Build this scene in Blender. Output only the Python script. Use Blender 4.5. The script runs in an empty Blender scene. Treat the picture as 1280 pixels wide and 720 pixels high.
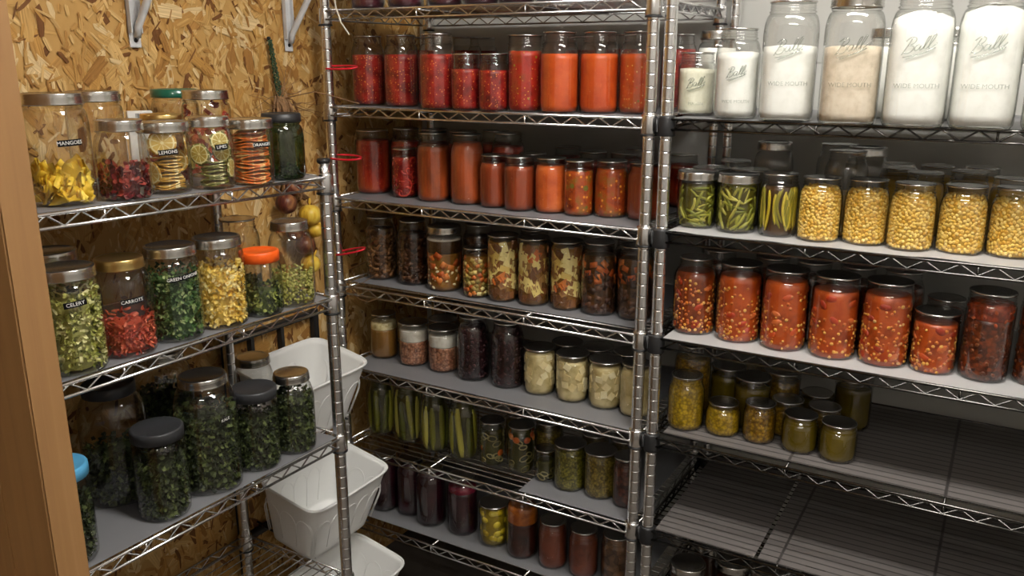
import bpy, bmesh, math, random
from mathutils import Vector, Matrix
# Pantry: three wire racks of home canned food.  Metres; heights below are measured from the
# level of the middle rack's second shelf collar, which stands OZ above the floor.
OZ = 1.36
PI = math.pi
C = bpy.context.scene.collection
R = random.Random(7)
LAMP = 37
FILL_LAMP = 60
EXPO = 0.1
CAM = (1.494, -1.639, 0.141)

# ------------------------------------------------------------------ materials
def new_mat(name):
    m = bpy.data.materials.new(name); m.use_nodes = True
    nt = m.node_tree
    return m, nt, nt.nodes['Principled BSDF']
def setp(b, **k):
    names = dict(col='Base Color', rough='Roughness', metal='Metallic', spec='Specular IOR Level', alpha='Alpha', coat='Coat Weight', sss='Subsurface Weight')
    for a, v in k.items(): b.inputs[names[a]].default_value = (v + (1,) if isinstance(v, tuple) and len(v) == 3 else v)
def lin(r, g, b):
    f = lambda c: ((c/255+.055)/1.055)**2.4 if c > 10 else c/255/12.92
    return (f(r), f(g), f(b))
def plain(name, col, rough=.5, metal=0, bump=0, bscale=200, vary=0, vscale=20, spec=.5, coat=0):
    m, nt, b = new_mat(name); setp(b, col=col, rough=rough, metal=metal, spec=spec, coat=coat)
    if vary or bump:
        tc = nt.nodes.new('ShaderNodeTexCoord')
    if vary:
        n = nt.nodes.new('ShaderNodeTexNoise'); n.inputs['Scale'].default_value = vscale; n.inputs['Detail'].default_value = 6
        r = nt.nodes.new('ShaderNodeValToRGB')
        r.color_ramp.elements[0].position = .3; r.color_ramp.elements[1].position = .7
        r.color_ramp.elements[0].color = tuple(c*(1-vary) for c in col)+(1,); r.color_ramp.elements[1].color = tuple(min(1, c*(1+vary)) for c in col)+(1,)
        nt.links.new(tc.outputs['Object'], n.inputs['Vector']); nt.links.new(n.outputs['Fac'], r.inputs[0]); nt.links.new(r.outputs[0], b.inputs['Base Color'])
    if bump:
        n = nt.nodes.new('ShaderNodeTexNoise'); n.inputs['Scale'].default_value = bscale
        bp = nt.nodes.new('ShaderNodeBump'); bp.inputs['Strength'].default_value = bump; bp.inputs['Distance'].default_value = .002
        nt.links.new(tc.outputs['Object'], n.inputs['Vector']); nt.links.new(n.outputs['Fac'], bp.inputs['Height']); nt.links.new(bp.outputs[0], b.inputs['Normal'])
    return m
def ramp(nt, cols, constant=False):
    r = nt.nodes.new('ShaderNodeValToRGB'); cr = r.color_ramp
    if constant: cr.interpolation = 'CONSTANT'
    n = len(cols)
    while len(cr.elements) < n: cr.elements.new(.5)
    for i, c in enumerate(cols):
        cr.elements[i].position = (i/n if constant else i/max(1, n-1)); cr.elements[i].color = tuple(c)+(1,)
    return r
def island_mat(name, cols, rough=.45, bump=.2, bscale=300, spec=.4):
    """each loose piece takes one of the colours, with a little mottling"""
    m, nt, b = new_mat(name); setp(b, rough=rough, spec=spec)
    g = nt.nodes.new('ShaderNodeNewGeometry'); r = ramp(nt, cols, True)
    nt.links.new(g.outputs['Random Per Island'], r.inputs[0])
    tc = nt.nodes.new('ShaderNodeTexCoord'); n = nt.nodes.new('ShaderNodeTexNoise'); n.inputs['Scale'].default_value = bscale
    nt.links.new(tc.outputs['Object'], n.inputs['Vector'])
    mx = nt.nodes.new('ShaderNodeMix'); mx.data_type = 'RGBA'; mx.blend_type = 'MULTIPLY'; mx.inputs[0].default_value = .5
    r2 = ramp(nt, [(.55, .5, .45), (1, 1, 1), (1, 1, 1)])
    nt.links.new(n.outputs['Fac'], r2.inputs[0]); nt.links.new(r.outputs[0], mx.inputs[6]); nt.links.new(r2.outputs[0], mx.inputs[7]); nt.links.new(mx.outputs[2], b.inputs['Base Color'])
    bp = nt.nodes.new('ShaderNodeBump'); bp.inputs['Strength'].default_value = bump; bp.inputs['Distance'].default_value = .001
    nt.links.new(n.outputs['Fac'], bp.inputs['Height']); nt.links.new(bp.outputs[0], b.inputs['Normal'])
    return m
def food(name, cols, nscale=25, fleck=None, fscale=120, fsize=.25, rough=.35, stretch=(1, 1, 1), fleck2=None, cell=0, bump=.3):
    """preserved food seen through the glass: soft mottling plus seeds or bits"""
    m, nt, b = new_mat(name); setp(b, rough=rough, spec=.35)
    L = nt.links.new
    tc = nt.nodes.new('ShaderNodeTexCoord'); mp = nt.nodes.new('ShaderNodeMapping'); mp.inputs['Scale'].default_value = stretch
    L(tc.outputs['Object'], mp.inputs[0])
    n = nt.nodes.new('ShaderNodeTexNoise'); n.inputs['Scale'].default_value = nscale; n.inputs['Detail'].default_value = 5; n.inputs['Roughness'].default_value = .6
    L(mp.outputs[0], n.inputs['Vector'])
    mr = nt.nodes.new('ShaderNodeMapRange'); mr.inputs[1].default_value = .32; mr.inputs[2].default_value = .68; L(n.outputs['Fac'], mr.inputs[0])
    r = ramp(nt, cols); L(mr.outputs[0], r.inputs[0]); out = r.outputs[0]; h = n.outputs['Fac']
    if cell:
        v = nt.nodes.new('ShaderNodeTexVoronoi'); v.inputs['Scale'].default_value = cell; L(mp.outputs[0], v.inputs['Vector'])
        r3 = ramp(nt, cols, True); sp = nt.nodes.new('ShaderNodeSeparateColor'); L(v.outputs['Color'], sp.inputs[0]); L(sp.outputs[0], r3.inputs[0])
        dk = nt.nodes.new('ShaderNodeMapRange'); dk.inputs[1].default_value = .25; dk.inputs[2].default_value = .8; dk.inputs[3].default_value = 1; dk.inputs[4].default_value = .35; L(v.outputs['Distance'], dk.inputs[0])
        mm = nt.nodes.new('ShaderNodeMix'); mm.data_type = 'RGBA'; mm.inputs[0].default_value = .6; L(out, mm.inputs[6]); L(r3.outputs[0], mm.inputs[7])
        m2 = nt.nodes.new('ShaderNodeMix'); m2.data_type = 'RGBA'; m2.blend_type = 'MULTIPLY'; m2.inputs[0].default_value = .8; L(mm.outputs[2], m2.inputs[6]); L(dk.outputs[0], m2.inputs[7])
        out = m2.outputs[2]; h = dk.outputs[0]
    for k, fc in enumerate((fleck, fleck2)):
        if not fc: continue
        v = nt.nodes.new('ShaderNodeTexVoronoi'); v.inputs['Scale'].default_value = fscale*(1, .45)[k]; L(tc.outputs['Object'], v.inputs['Vector'])
        sp = nt.nodes.new('ShaderNodeSeparateColor'); L(v.outputs['Color'], sp.inputs[0])
        c1 = nt.nodes.new('ShaderNodeMath'); c1.operation = 'LESS_THAN'; c1.inputs[1].default_value = fsize; L(v.outputs['Distance'], c1.inputs[0])
        c2 = nt.nodes.new('ShaderNodeMath'); c2.operation = 'GREATER_THAN'; c2.inputs[1].default_value = (.3, .8)[k]; L(sp.outputs[0], c2.inputs[0])
        c3 = nt.nodes.new('ShaderNodeMath'); c3.operation = 'MULTIPLY'; L(c1.outputs[0], c3.inputs[0]); L(c2.outputs[0], c3.inputs[1])
        mx = nt.nodes.new('ShaderNodeMix'); mx.data_type = 'RGBA'; L(c3.outputs[0], mx.inputs[0]); L(out, mx.inputs[6]); mx.inputs[7].default_value = tuple(fc)+(1,)
        out = mx.outputs[2]
    L(out, b.inputs['Base Color'])
    bp = nt.nodes.new('ShaderNodeBump'); bp.inputs['Strength'].default_value = bump; bp.inputs['Distance'].default_value = .002
    L(h, bp.inputs['Height']); L(bp.outputs[0], b.inputs['Normal'])
    return m
def glass_mat(name, tint=(.975, .977, .966), edge=(.32, .335, .31), gl=1.0, rough=.045):
    """thin jar glass: clear face on, greener towards the rim where the path through it is long, Fresnel reflection on top"""
    m = bpy.data.materials.new(name); m.use_nodes = True; nt = m.node_tree; nt.nodes.clear(); L = nt.links.new
    o = nt.nodes.new('ShaderNodeOutputMaterial'); t = nt.nodes.new('ShaderNodeBsdfTransparent'); g = nt.nodes.new('ShaderNodeBsdfGlossy')
    g.inputs['Roughness'].default_value = rough; g.inputs['Color'].default_value = (gl, gl, gl, 1)
    lw = nt.nodes.new('ShaderNodeLayerWeight'); lw.inputs[0].default_value = .5
    pw = nt.nodes.new('ShaderNodeMath'); pw.operation = 'POWER'; pw.inputs[1].default_value = 2.8; L(lw.outputs['Facing'], pw.inputs[0])
    mc = nt.nodes.new('ShaderNodeMix'); mc.data_type = 'RGBA'; mc.inputs[6].default_value = tint+(1,); mc.inputs[7].default_value = edge+(1,)
    L(pw.outputs[0], mc.inputs[0]); L(mc.outputs[2], t.inputs[0])
    p5 = nt.nodes.new('ShaderNodeMath'); p5.operation = 'POWER'; p5.inputs[1].default_value = 4.2; L(lw.outputs['Facing'], p5.inputs[0])
    mu = nt.nodes.new('ShaderNodeMath'); mu.operation = 'MULTIPLY_ADD'; mu.inputs[1].default_value = .85; mu.inputs[2].default_value = .085; mu.use_clamp = True; L(p5.outputs[0], mu.inputs[0])
    ms = nt.nodes.new('ShaderNodeMixShader'); L(mu.outputs[0], ms.inputs[0]); L(t.outputs[0], ms.inputs[1]); L(g.outputs[0], ms.inputs[2]); L(ms.outputs[0], o.inputs[0])
    tc = nt.nodes.new('ShaderNodeTexCoord'); n = nt.nodes.new('ShaderNodeTexNoise'); n.inputs['Scale'].default_value = 28
    bp = nt.nodes.new('ShaderNodeBump'); bp.inputs['Strength'].default_value = .08; bp.inputs['Distance'].default_value = .004
    L(tc.outputs['Object'], n.inputs['Vector']); L(n.outputs['Fac'], bp.inputs['Height']); L(bp.outputs[0], g.inputs['Normal'])
    return m
M = {}
M['glass'] = glass_mat('jar_glass')
M['green_glass'] = glass_mat('green_glass', (.30, .44, .26), (.05, .10, .05))
M['chrome'] = plain('chrome', (.84, .84, .84), .24, 1)
M['black_chrome'] = plain('black_chrome', (.13, .125, .12), .22, 1)
M['steel'] = plain('lid_steel', (.66, .65, .62), .24, 1, bump=.05, bscale=90)
M['gold'] = plain('gold_lid', (.72, .52, .20), .3, 1)
M['black_plastic'] = plain('black_plastic', (.014, .014, .015), .45, bump=.05)
M['grey_plastic'] = plain('charcoal_plastic_lid', (.03, .031, .034), .5, bump=.1)
M['orange_plastic'] = plain('orange_plastic_lid', lin(240, 95, 25), .4)
M['green_lid'] = plain('green_metal_lid', lin(20, 95, 75), .3, coat=.5)
M['blue_plastic'] = plain('blue_plastic_cap', lin(90, 170, 215), .4)
M['white_plastic'] = plain('white_plastic', (.86, .86, .84), .45, bump=.03)
M['red_plastic'] = plain('red_rubber', lin(215, 25, 45), .4)
M['white_metal'] = plain('white_painted_steel', (.62, .63, .64), .35, coat=.3, vary=.06, vscale=30)
M['cord'] = plain('cream_cord', (.75, .71, .6), .8)
M['tape'] = plain('label_tape', (.005, .005, .006), .6, spec=.15)
M['tape_text'] = plain('embossed_white', (.85, .85, .82), .6)
M['cardboard'] = plain('white_card', (.75, .74, .7), .7)
M['ink'] = plain('black_ink', (.02, .02, .02), .6)
M['twig'] = plain('dry_stem', lin(140, 105, 70), .8, vary=.4, vscale=60)
M['twine'] = plain('green_twine', lin(50, 72, 44), .7, vary=.6, vscale=200)
M['onion_gold'] = food('yellow_onion_skin', [lin(150, 95, 20), lin(225, 180, 60), lin(235, 205, 90)], 20, stretch=(3, 3, .4))
M['onion_dark'] = food('dark_onion_skin', [lin(40, 18, 16), lin(95, 45, 35), lin(160, 110, 70)], 20, stretch=(3, 3, .4))
M['paint'] = plain('off_white_wall_paint', (.50, .50, .47), .55, bump=.12, bscale=40, vary=.06, vscale=3)
M['paint_room'] = plain('room_wall_paint', (.50, .48, .45), .8, vary=.05, vscale=2)
M['ceiling'] = plain('ceiling_paint', (.6, .58, .54), .85, vary=.03)
M['concrete'] = plain('concrete_floor', (.10, .085, .07), .75, bump=.4, bscale=30, vary=.3, vscale=5)
M['baking'] = plain('white_flour', (.80, .80, .78), .9, bump=.25, bscale=90)
def liner_mat(name, col, a):
    m, nt, b = new_mat(name); setp(b, col=col, rough=.42, alpha=a, spec=.5)
    tc = nt.nodes.new('ShaderNodeTexCoord'); n = nt.nodes.new('ShaderNodeTexNoise'); n.inputs['Scale'].default_value = 6
    bp = nt.nodes.new('ShaderNodeBump'); bp.inputs['Strength'].default_value = .25; bp.inputs['Distance'].default_value = .01
    nt.links.new(tc.outputs['Object'], n.inputs['Vector']); nt.links.new(n.outputs['Fac'], bp.inputs['Height']); nt.links.new(bp.outputs[0], b.inputs['Normal'])
    return m
M['liner'] = liner_mat('grey_shelf_liner', (.21, .21, .22), .93)
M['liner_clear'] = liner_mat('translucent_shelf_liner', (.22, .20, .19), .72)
def wire_shade_lines(m, x0, dx, y0, dy):
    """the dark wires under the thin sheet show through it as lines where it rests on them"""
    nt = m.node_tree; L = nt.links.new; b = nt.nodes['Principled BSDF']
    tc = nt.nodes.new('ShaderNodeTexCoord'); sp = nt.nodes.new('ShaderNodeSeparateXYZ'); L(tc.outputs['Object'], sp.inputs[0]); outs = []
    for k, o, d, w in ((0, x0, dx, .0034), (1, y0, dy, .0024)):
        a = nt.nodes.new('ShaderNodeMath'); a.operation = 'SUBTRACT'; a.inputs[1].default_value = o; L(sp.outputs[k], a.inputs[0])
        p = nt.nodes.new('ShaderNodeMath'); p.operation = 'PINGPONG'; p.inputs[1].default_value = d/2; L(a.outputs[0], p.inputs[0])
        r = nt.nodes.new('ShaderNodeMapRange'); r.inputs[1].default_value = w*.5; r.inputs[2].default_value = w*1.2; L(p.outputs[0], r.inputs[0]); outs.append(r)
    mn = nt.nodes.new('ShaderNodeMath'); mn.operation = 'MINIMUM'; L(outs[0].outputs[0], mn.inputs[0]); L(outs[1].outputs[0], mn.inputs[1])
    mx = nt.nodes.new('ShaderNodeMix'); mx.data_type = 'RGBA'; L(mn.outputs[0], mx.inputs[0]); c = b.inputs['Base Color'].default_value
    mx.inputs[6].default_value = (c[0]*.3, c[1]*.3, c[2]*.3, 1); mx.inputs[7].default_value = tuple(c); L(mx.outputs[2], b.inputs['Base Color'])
wire_shade_lines(M['liner_clear'], .887, 1.16/4, .002, .430/19)  # shade along the right rack's wires, painted into the liner colour
M['liner_white'] = liner_mat('white_shelf_liner', (.46, .455, .45), 1.0)
def wood_mat():
    m, nt, b = new_mat('pine_stud'); setp(b, rough=.6); L = nt.links.new
    tc = nt.nodes.new('ShaderNodeTexCoord'); mp = nt.nodes.new('ShaderNodeMapping'); mp.inputs['Scale'].default_value = (60, 60, 1.4)
    n = nt.nodes.new('ShaderNodeTexNoise'); n.inputs['Scale'].default_value = 1; n.inputs['Detail'].default_value = 7; n.inputs['Distortion'].default_value = .6
    L(tc.outputs['Object'], mp.inputs[0]); L(mp.outputs[0], n.inputs['Vector'])
    r = ramp(nt, [lin(122, 88, 52), lin(142, 104, 62), lin(158, 120, 76)]); L(n.outputs['Fac'], r.inputs[0]); L(r.outputs[0], b.inputs['Base Color'])
    bp = nt.nodes.new('ShaderNodeBump'); bp.inputs['Strength'].default_value = .15; bp.inputs['Distance'].default_value = .002; L(n.outputs['Fac'], bp.inputs['Height']); L(bp.outputs[0], b.inputs['Normal'])
    return m
M['wood'] = wood_mat()
def osb_mat():
    m, nt, b = new_mat('osb_strands'); setp(b, rough=.62, spec=.35); L = nt.links.new
    g = nt.nodes.new('ShaderNodeNewGeometry')
    r = ramp(nt, [lin(128, 84, 42), lin(176, 128, 66), lin(204, 158, 88), lin(220, 178, 108), lin(208, 160, 86), lin(232, 196, 132), lin(224, 184, 116), lin(242, 216, 164), lin(194, 146, 78), lin(228, 190, 124)], True)
    L(g.outputs['Random Per Island'], r.inputs[0])
    uv = nt.nodes.new('ShaderNodeUVMap'); mp = nt.nodes.new('ShaderNodeMapping'); mp.inputs['Scale'].default_value = (14, 420, 1)
    n = nt.nodes.new('ShaderNodeTexNoise'); n.inputs['Scale'].default_value = 1; n.inputs['Detail'].default_value = 5; n.inputs['Distortion'].default_value = .8
    L(uv.outputs[0], mp.inputs[0]); L(mp.outputs[0], n.inputs['Vector'])
    r2 = ramp(nt, [(.22, .17, .12), (.62, .56, .5), (.95, .93, .9), (1.2, 1.2, 1.15)]); L(n.outputs['Fac'], r2.inputs[0])
    mx = nt.nodes.new('ShaderNodeMix'); mx.data_type = 'RGBA'; mx.blend_type = 'MULTIPLY'; mx.inputs[0].default_value = 1; L(r.outputs[0], mx.inputs[6]); L(r2.outputs[0], mx.inputs[7]); L(mx.outputs[2], b.inputs['Base Color'])
    bp = nt.nodes.new('ShaderNodeBump'); bp.inputs['Strength'].default_value = .5; bp.inputs['Distance'].default_value = .0015; L(n.outputs['Fac'], bp.inputs['Height']); L(bp.outputs[0], b.inputs['Normal'])
    return m
M['osb'] = osb_mat()

# ------------------------------------------------------------------ mesh helpers
def mesh_from(name, bm, mats, smooth=True):
    me = bpy.data.meshes.new(name); bm.to_mesh(me); bm.free()
    for m in (mats if isinstance(mats, (list, tuple)) else [mats]): me.materials.append(m)
    if smooth:
        me.polygons.foreach_set('use_smooth', [True]*len(me.polygons))
    return me
def link(name, me, parent=None, loc=None):
    o = bpy.data.objects.new(name, me); C.objects.link(o)
    if parent is not None: o.parent = parent
    if loc is not None: o.location = loc
    return o
def thing(name, label, cat, loc, rz=0, group=None):
    o = bpy.data.objects.new(name, None); C.objects.link(o); o.empty_display_size = .05
    o.location = loc; o.rotation_euler = (0, 0, rz); o['label'] = label; o['category'] = cat
    if group: o['group'] = group
    return o
def tag(o, label, cat, group=None):
    o['label'] = label; o['category'] = cat
    if group: o['group'] = group
    return o
def lathe(bm, prof, seg=32, sq=0, mat=0, cap0=False, cap1=False, off=(0, 0), axis=None):
    rows = []
    for (r, z, *q) in prof:
        s = q[0] if q else 0
        row = []
        for k in range(seg):
            a = 2*PI*k/seg; c, sn = math.cos(a), math.sin(a); f = 1
            if s:
                p = 2+2.2*s; f = 1/((abs(c)**p+abs(sn)**p)**(1/p))
            row.append(bm.verts.new((off[0]+r*f*c, off[1]+r*f*sn, z)))
        rows.append(row)
    for i in range(len(rows)-1):
        for k in range(seg):
            f = bm.faces.new((rows[i][k], rows[i][(k+1) % seg], rows[i+1][(k+1) % seg], rows[i+1][k])); f.material_index = mat
    if cap0: f = bm.faces.new(rows[0][::-1]); f.material_index = mat
    if cap1: f = bm.faces.new(rows[-1]); f.material_index = mat
    return rows
def tube(bm, pts, r, seg=6, mat=0, cap=True, taper=None):
    pts = [Vector(p) for p in pts]; rows = []
    up = None
    for i, p in enumerate(pts):
        d = (pts[min(i+1, len(pts)-1)]-pts[max(i-1, 0)]).normalized()
        if up is None:
            up = Vector((0, 0, 1)) if abs(d.z) < .9 else Vector((1, 0, 0))
        s = d.cross(up)
        if s.length < 1e-4: s = d.orthogonal()
        s.normalize(); up = s.cross(d).normalized()
        rr = r*(taper[i] if taper else 1)
        rows.append([bm.verts.new(p+(s*math.cos(2*PI*k/seg)+up*math.sin(2*PI*k/seg))*rr) for k in range(seg)])
    for i in range(len(rows)-1):
        for k in range(seg):
            f = bm.faces.new((rows[i][k], rows[i][(k+1) % seg], rows[i+1][(k+1) % seg], rows[i+1][k])); f.material_index = mat
    if cap:
        for q in (rows[0][::-1], rows[-1]):
            f = bm.faces.new(q); f.material_index = mat
def box(bm, a, b, mat=0, bev=0):
    x0, y0, z0 = a; x1, y1, z1 = b
    v = [bm.verts.new(p) for p in ((x0, y0, z0), (x1, y0, z0), (x1, y1, z0), (x0, y1, z0), (x0, y0, z1), (x1, y0, z1), (x1, y1, z1), (x0, y1, z1))]
    fs = [bm.faces.new([v[i] for i in q]) for q in ((3, 2, 1, 0), (4, 5, 6, 7), (0, 1, 5, 4), (1, 2, 6, 5), (2, 3, 7, 6), (3, 0, 4, 7))]
    for f in fs: f.material_index = mat
    if bev:
        bmesh.ops.bevel(bm, geom=list({e for f in fs for e in f.edges}), offset=bev, segments=2, affect='EDGES')
_ico = {}
def blob(bm, loc, s, rot=None, mat=0, sub=1, jit=0, rnd=R):
    if sub not in _ico:
        t = bmesh.new(); bmesh.ops.create_icosphere(t, subdivisions=sub, radius=1); t.verts.ensure_lookup_table()
        _ico[sub] = ([v.co.copy() for v in t.verts], [[v.index for v in f.verts] for f in t.faces]); t.free()
    vs, fs = _ico[sub]
    m = rot if rot is not None else Matrix.Identity(3)
    nv = []
    for v in vs:
        k = 1+(rnd.uniform(-jit, jit) if jit else 0)
        nv.append(bm.verts.new(Vector(loc)+m @ Vector((v.x*s[0]*k, v.y*s[1]*k, v.z*s[2]*k))))
    for f in fs: bm.faces.new([nv[i] for i in f]).material_index = mat
def chunk(bm, loc, s, rot, mat=0, jit=.15, rnd=R):
    """irregular cut block"""
    nv = []
    for z in (-1, 1):
        for x, y in ((-1, -1), (1, -1), (1, 1), (-1, 1)):
            nv.append(bm.verts.new(Vector(loc)+rot @ Vector((x*s[0]*(1+rnd.uniform(-jit, jit)), y*s[1]*(1+rnd.uniform(-jit, jit)), z*s[2]*(1+rnd.uniform(-jit, jit))))))
    for q in ((3, 2, 1, 0), (4, 5, 6, 7), (0, 1, 5, 4), (1, 2, 6, 5), (2, 3, 7, 6), (3, 0, 4, 7)):
        bm.faces.new([nv[i] for i in q]).material_index = mat
def flake(bm, loc, l, w, rot, mat=0, curl=.4, n=4, rnd=R, thick=.0006):
    """thin curled strip with thickness"""
    top, bot = [], []
    for i in range(n+1):
        t = i/n-.5
        z = curl*l*(t*t*4-.5)*rnd.uniform(.7, 1.3); ww = w*(1-1.2*t*t)*rnd.uniform(.75, 1.2)
        row = []
        for sgn in (-1, 1):
            p = Vector((t*l, sgn*ww/2, z+rnd.uniform(-.15, .15)*w))
            row.append(p)
        top.append([bm.verts.new(Vector(loc)+rot @ p) for p in row]); bot.append([bm.verts.new(Vector(loc)+rot @ (p-Vector((0, 0, thick)))) for p in row])
    for i in range(n):
        for q in ((top[i][0], top[i+1][0], top[i+1][1], top[i][1]), (bot[i][1], bot[i+1][1], bot[i+1][0], bot[i][0]),
                  (top[i][0], bot[i][0], bot[i+1][0], top[i+1][0]), (top[i+1][1], bot[i+1][1], bot[i][1], top[i][1])):
            bm.faces.new(q).material_index = mat
def rrot(rnd):
    from mathutils import Euler
    return Euler((rnd.uniform(0, 6.3), rnd.uniform(0, 6.3), rnd.uniform(0, 6.3))).to_matrix()
def tang(a, tilt=0, rnd=R):
    """frame at angle a on a cylinder: x tangent, y outward, z up, then rolled in the tangent plane by tilt"""
    o = Vector((math.cos(a), math.sin(a), 0)); t = Vector((-math.sin(a), math.cos(a), 0)); u = Vector((0, 0, 1))
    t2 = t*math.cos(tilt)+u*math.sin(tilt); u2 = -t*math.sin(tilt)+u*math.cos(tilt)
    return Matrix((t2, o, u2)).transposed()

# ------------------------------------------------------------------ jars
# type: body radius, height, neck radius, shoulder height as a share of the height, squareness, size word
TYPES = {'q': (.0415, .168, .0345, .76, 0), 'Q': (.0455, .164, .0415, .79, 0), 'R': (.0455, .164, .0345, .76, 0), 'p': (.0375, .125, .0335, .72, 0),
         's': (.034, .124, .0315, .74, 0), 'w': (.040, .117, .0395, .80, 0), 't': (.038, .163, .0375, .84, 0), 'T': (.041, .166, .0385, .84, 0),
         'P': (.0405, .123, .034, .71, 0), 'h': (.028, .084, .0265, .76, 0), 'H': (.038, .072, .0335, .64, 0), 'u': (.0345, .086, .0315, .73, 0),
         'j': (.0375, .080, .0335, .70, 0), 'g': (.0495, .213, .041, .77, .38), 'G': (.058, .222, .042, .74, .3),
         'A': (.0470, .164, .0410, .73, 0), 'K': (.0470, .160, .0360, .72, 0), 'D': (.0440, .168, .0345, .71, 0)}
def profile(ty):
    r, h, nr, sh, sq = TYPES[ty]
    nh = .022 if h > .15 else .020 if h > .09 else .016                       # threaded neck
    z1 = h-nh; z0 = min(h*sh, z1-.006); z0 = z0-(.012 if (r-nr) > .006 else .002)
    P = [(r*.70, .0015, sq), (r*.80, 0, sq), (r*.92, .0015, sq), (r*.985, .007, sq), (r, .016, sq), (r, z0*.5, sq), (r, z0, sq)]
    n = 7
    for i in range(1, n+1):
        a = i/n*PI/2
        rr = nr-.001+(r-nr+.001)*math.cos(a)**1.1; zz = z0+(z1-z0)*math.sin(a)
        P.append((rr, zz, sq*max(0, math.cos(a))))
    P += [(nr-.001, z1+.001), (nr+.001, z1+.0025), (nr+.001, z1+.004), (nr-.0015, z1+.0055), (nr-.0015, z1+.008), (nr+.0002, z1+.0092), (nr-.0015, z1+.0105),
          (nr-.0015, z1+.0125), (nr+.0002, z1+.0137), (nr-.0015, z1+.015), (nr-.0018, h-.002), (nr-.0025, h-.001)]
    return P
def rad_at(ty, z):
    P = profile(ty); best = P[0]
    for a, b in zip(P, P[1:]):
        if a[1] <= z <= b[1] and b[1] > a[1]:
            t = (z-a[1])/(b[1]-a[1]); return a[0]+(b[0]-a[0])*t, (a[2] if len(a) > 2 else 0)
    return P[-1][0], 0
_cache = {}
def cached(key, fn):
    if key not in _cache: _cache[key] = fn()
    return _cache[key]
def glass_mesh(ty, gm='glass'):
    def f():
        bm = bmesh.new(); lathe(bm, profile(ty), 40, cap0=True)
        return mesh_from('jar_glass_'+ty, bm, M[gm])
    return cached(('glass', ty, gm), f)
def lid_mesh(ty, kind):
    r, h, nr, sh, sq = TYPES[ty]
    def f():
        bm = bmesh.new()
        if kind == 'disc':        # flat canning lid
            lathe(bm, [(nr-.0008, h-.003), (nr+.0006, h-.0032), (nr+.0009, h-.0015), (nr+.0002, h), (nr-.002, h+.0004), (nr-.003, h-.0002), (nr-.006, h-.0002), (.0004, h)], 40, cap0=True, cap1=True)
            m = M['steel']
        elif kind in ('ring', 'gold'):     # lid with a screw band
            z = h-.0165
            P = [(nr+.0005, z), (nr+.0026, z+.0004), (nr+.0032, z+.002), (nr+.0012, z+.0042), (nr+.0028, z+.0062), (nr+.0008, z+.0086), (nr+.0026, z+.0108), (nr+.0010, z+.0130), (nr+.0018, z+.0155), (nr+.0006, z+.0175), (nr-.003, z+.0178), (nr-.0045, z+.0165), (nr-.008, z+.0162), (nr-.009, z+.0158), (.0004, z+.0160)]
            lathe(bm, P, 40, cap1=True)
            m = M['gold' if kind == 'gold' else 'steel']
        else:                     # moulded plastic or painted lid
            z = h-.019
            P = [(nr+.0015, z), (nr+.0035, z+.0005), (nr+.0038, z+.018), (nr+.002, z+.0205), (nr-.001, z+.021), (nr-.0025, z+.0200), (.0004, z+.0200)]
            if kind in ('greenlid', 'blacklid'): P = [(nr+.0015, z+.004), (nr+.003, z+.0045), (nr+.0032, z+.009), (nr+.0025, z+.0195), (nr, z+.0208), (nr-.004, z+.0206), (nr-.006, z+.0196), (.0004, z+.0196)]
            rows = lathe(bm, P, 60, cap1=True)
            if kind in ('plastic', 'orange', 'blue'):
                for row in rows[1:3]:
                    for i, v in enumerate(row):
                        if i % 2: v.co.x *= .985; v.co.y *= .985
            m = M[{'plastic': 'grey_plastic', 'orange': 'orange_plastic', 'greenlid': 'green_lid', 'blacklid': 'black_plastic', 'blue': 'blue_plastic'}[kind]]
        me = mesh_from('lid_'+kind+ty, bm, m)
        return me
    return cached(('lid', ty, kind), f)
def column(bm, ty, z0, z1, inset=.0022, mat=0, seg=32, dome=0, rough=0, rnd=R, slope=0):
    P = profile(ty); pr = []
    zz = [z0+(z1-z0)*i/10 for i in range(11)]
    for z in zz:
        r, sq = rad_at(ty, max(z, .001))
        rr = r-inset
        if z < .01: rr = min(rr, r*.985-inset)
        pr.append((rr, z, sq))
    rows = lathe(bm, pr, seg, mat=mat, cap0=True)
    rim = rows[-1]
    for v in rim:
        v.co.z += rnd.uniform(-1, 1)*rough*.4+slope*v.co.x
    prev = rim
    for k, f in enumerate((.75, .5, .25)):
        row = []
        for v in rim:
            row.append(bm.verts.new((v.co.x*f, v.co.y*f, z1+dome*(1-f*f)+rnd.uniform(-1, 1)*rough+slope*v.co.x*f)))
        for i in range(seg): bm.faces.new((prev[i], prev[(i+1) % seg], row[(i+1) % seg], row[i])).material_index = mat
        prev = row
    c = bm.verts.new((0, 0, z1+dome))
    for i in range(seg): bm.faces.new((prev[i], prev[(i+1) % seg], c)).material_index = mat
def wall_pieces(ty, z0, z1, n, rnd, size):
    """random spots just inside the glass, spread by dart throwing: (angle, radius, z)"""
    out = []; tries = 0
    while len(out) < n and tries < n*12:
        tries += 1
        a = rnd.uniform(0, 2*PI); z = rnd.uniform(z0, z1); r = rad_at(ty, z)[0]
        if all((((a-b+PI) % (2*PI)-PI)*r)**2+(z-c)**2 > size*size for b, _, c in out[-400:]): out.append((a, r, z))
    return out
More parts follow.
